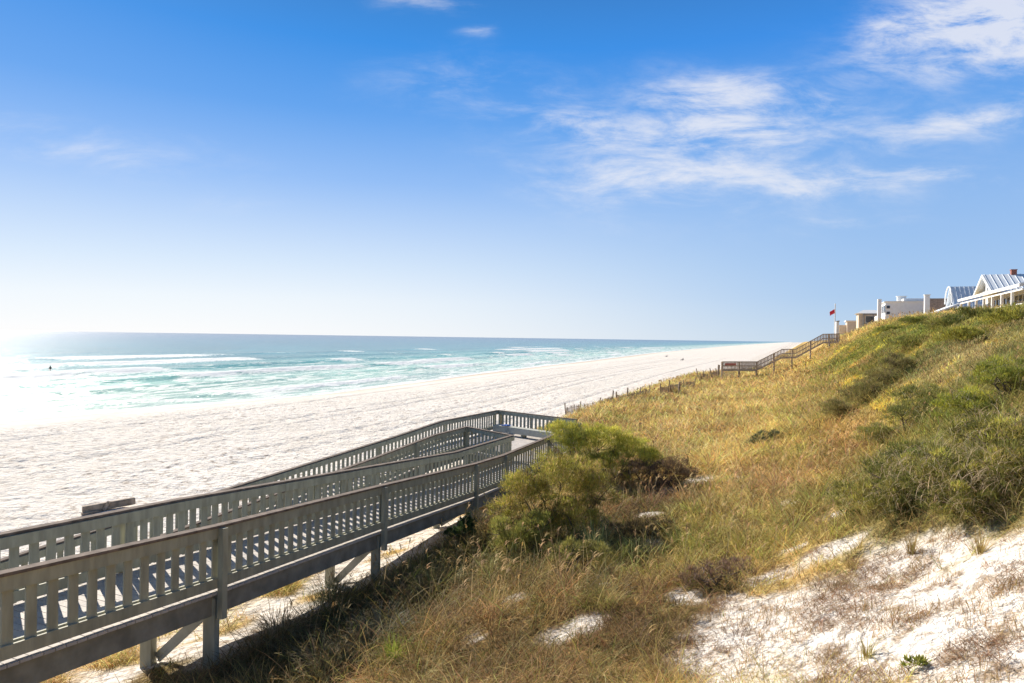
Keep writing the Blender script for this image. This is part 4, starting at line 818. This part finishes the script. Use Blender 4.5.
BL = [(965, 12, 85, 38, .15, 1.35), (1040, 28, 60, 40, 0, 1.3), (880, 42, 40, 20, .3, .55), (940, 62, 60, 16, .1, .4), (985, 112, 90, 15, .22, .85), (745, 88, 60, 17, .1, .62), (690, 92, 50, 22, 0, .55), (715, 130, 85, 30, .15, .72), (575, 128, 65, 17, -.1, .62), (630, 185, 95, 26, -.1, .62), (790, 178, 110, 13, -.05, .55), (925, 170, 90, 9, -.06, .62),
      (85, 152, 160, 26, -.12, .52), (228, 208, 60, 12, 0, .33), (472, 33, 20, 10, .1, .55), (415, 4, 50, 12, 0, .7), (822, 102, 16, 11, 0, .5), (690, 150, 240, 85, 0, .40), (460, 85, 110, 28, -.05, .42), (880, 110, 160, 90, 0, .22), (835, 218, 50, 8, .1, .4)]
m = 0.0
for px, py, rx, ry, tilt, amp in BL:
    cu, cv = (px-512)/F, (337.7-py)/F; du = mth('SUBTRACT', uw, cu); dv = mth('SUBTRACT', mth('SUBTRACT', vw, cv), mth('MULTIPLY', du, tilt))
    e = mth('ADD', mth('POWER', mth('ABSOLUTE', mth('DIVIDE', du, rx/F)), 2), mth('POWER', mth('ABSOLUTE', mth('DIVIDE', dv, ry/F)), 2))
    m = mth('ADD', mth('MULTIPLY', mth('EXPONENT', mth('MULTIPLY', e, -1)), amp), m)
cs = N.new('ShaderNodeMapping'); cs.inputs['Rotation'].default_value = (0, 0, -.22); cs.inputs['Scale'].default_value = (1, 1.9, 1); L.new(cmb.outputs[0], cs.inputs[0])
tex = nz(6.5, 11, .66, .35, cs.outputs[0]); den = mth('MULTIPLY', m, mth('ADD', mth('MULTIPLY', tex, 4.2), -1.35), clamp=False)
mr = N.new('ShaderNodeMapRange'); mr.interpolation_type = 'SMOOTHSTEP'; mr.inputs[1].default_value = .04; mr.inputs[2].default_value = 1.45; mr.inputs[4].default_value = .75; L.new(den, mr.inputs[0])
# a few thin clouds elsewhere in the sky dome
front = N.new('ShaderNodeMapRange'); front.inputs[1].default_value = .05; front.inputs[2].default_value = .2; L.new(sp.outputs[1], front.inputs[0])
EXP, STR = .80, .10
el = mth('DIVIDE', sp.outputs[2], mth('MAXIMUM', mth('SQRT', mth('ADD', mth('POWER', sp.outputs[0], 2), mth('POWER', sp.outputs[1], 2))), .02))
def lin(c): return tuple((((v/255+.055)/1.055)**2.4 if v > 10 else v/255/12.92)/(2**EXP)/STR for v in c)
def grad(stops):
    rp = N.new('ShaderNodeValToRGB'); L.new(mth('MULTIPLY', el, 1/1.2), rp.inputs[0]); e = rp.color_ramp.elements
    e[0].position, e[0].color = stops[0][0]/1.2, (*lin(stops[0][1]), 1); e[1].position, e[1].color = stops[-1][0]/1.2, (*lin(stops[-1][1]), 1)
    for p, c in stops[1:-1]: q = e.new(p/1.2); q.color = (*lin(c), 1)
    return rp.outputs[0]
gl = grad([(0, (243, 247, 252)), (.05, (234, 242, 251)), (.10, (212, 229, 249)), (.22, (146, 188, 244)), (.32, (92, 160, 236)), (.42, (48, 142, 228)), (.62, (52, 104, 165)), (1.2, (62, 88, 118))])
gr = grad([(0, (190, 213, 235)), (.06, (168, 200, 237)), (.18, (146, 187, 238)), (.30, (104, 165, 236)), (.42, (60, 142, 230)), (.62, (52, 104, 165)), (1.2, (62, 88, 118))])
sdot = mth('ADD', mth('MULTIPLY', sp.outputs[0], math.sin(SUN_AZ)), mth('MULTIPLY', sp.outputs[1], math.cos(SUN_AZ)))
fz = N.new('ShaderNodeMapRange'); fz.interpolation_type = 'SMOOTHSTEP'; fz.inputs[1].default_value = .35; fz.inputs[2].default_value = 1.0; L.new(sdot, fz.inputs[0])
g2 = N.new('ShaderNodeMix'); g2.data_type = 'RGBA'; L.new(fz.outputs[0], g2.inputs[0]); L.new(gr, g2.inputs[6]); L.new(gl, g2.inputs[7])
ns = N.new('ShaderNodeMix'); ns.data_type = 'RGBA'; ns.inputs[0].default_value = .96; L.new(sky.outputs[0], ns.inputs[6]); L.new(g2.outputs[2], ns.inputs[7])
cm = N.new('ShaderNodeMix'); cm.data_type = 'RGBA'; L.new(mth('MULTIPLY', mr.outputs[0], front.outputs[0]), cm.inputs[0]); L.new(ns.outputs[2], cm.inputs[6]); cm.inputs[7].default_value = (*lin((243, 243, 247)), 1)
L.new(cm.outputs[2], bg.inputs[0]); bg.inputs[1].default_value = STR
sun = bpy.data.lights.new('sun', 'SUN'); sun.energy = 4.7; sun.angle = R(.53); sun.color = (1, .915, .79); so = bpy.data.objects.new('sun', sun); col.objects.link(so)
S = Vector((math.sin(SUN_AZ)*math.cos(SUN_EL), math.cos(SUN_AZ)*math.cos(SUN_EL), math.sin(SUN_EL))); so.rotation_euler = S.to_track_quat('Z', 'Y').to_euler(); so.location = S*60
cam = bpy.data.cameras.new('camera'); cam.sensor_width = 36; cam.lens = F/1024*36; cam.clip_end = 90000; cam.clip_start = .1
co = bpy.data.objects.new('camera', cam); col.objects.link(co); scene.camera = co
roll = .0144; pitch = math.atan((341.5-337.7)/F)
co.matrix_world = Matrix.Translation((0, 0, CAMH)) @ Matrix.Rotation(math.pi/2-pitch, 4, 'X') @ Matrix.Rotation(roll, 4, 'Z')
vs = scene.view_settings; vs.view_transform = 'Standard'; vs.look = 'None'; vs.exposure = EXP; vs.gamma = 1; vs.use_curve_mapping = False
scene.render.engine = 'CYCLES'; scene.cycles.max_bounces = 8; scene.cycles.use_denoising = True
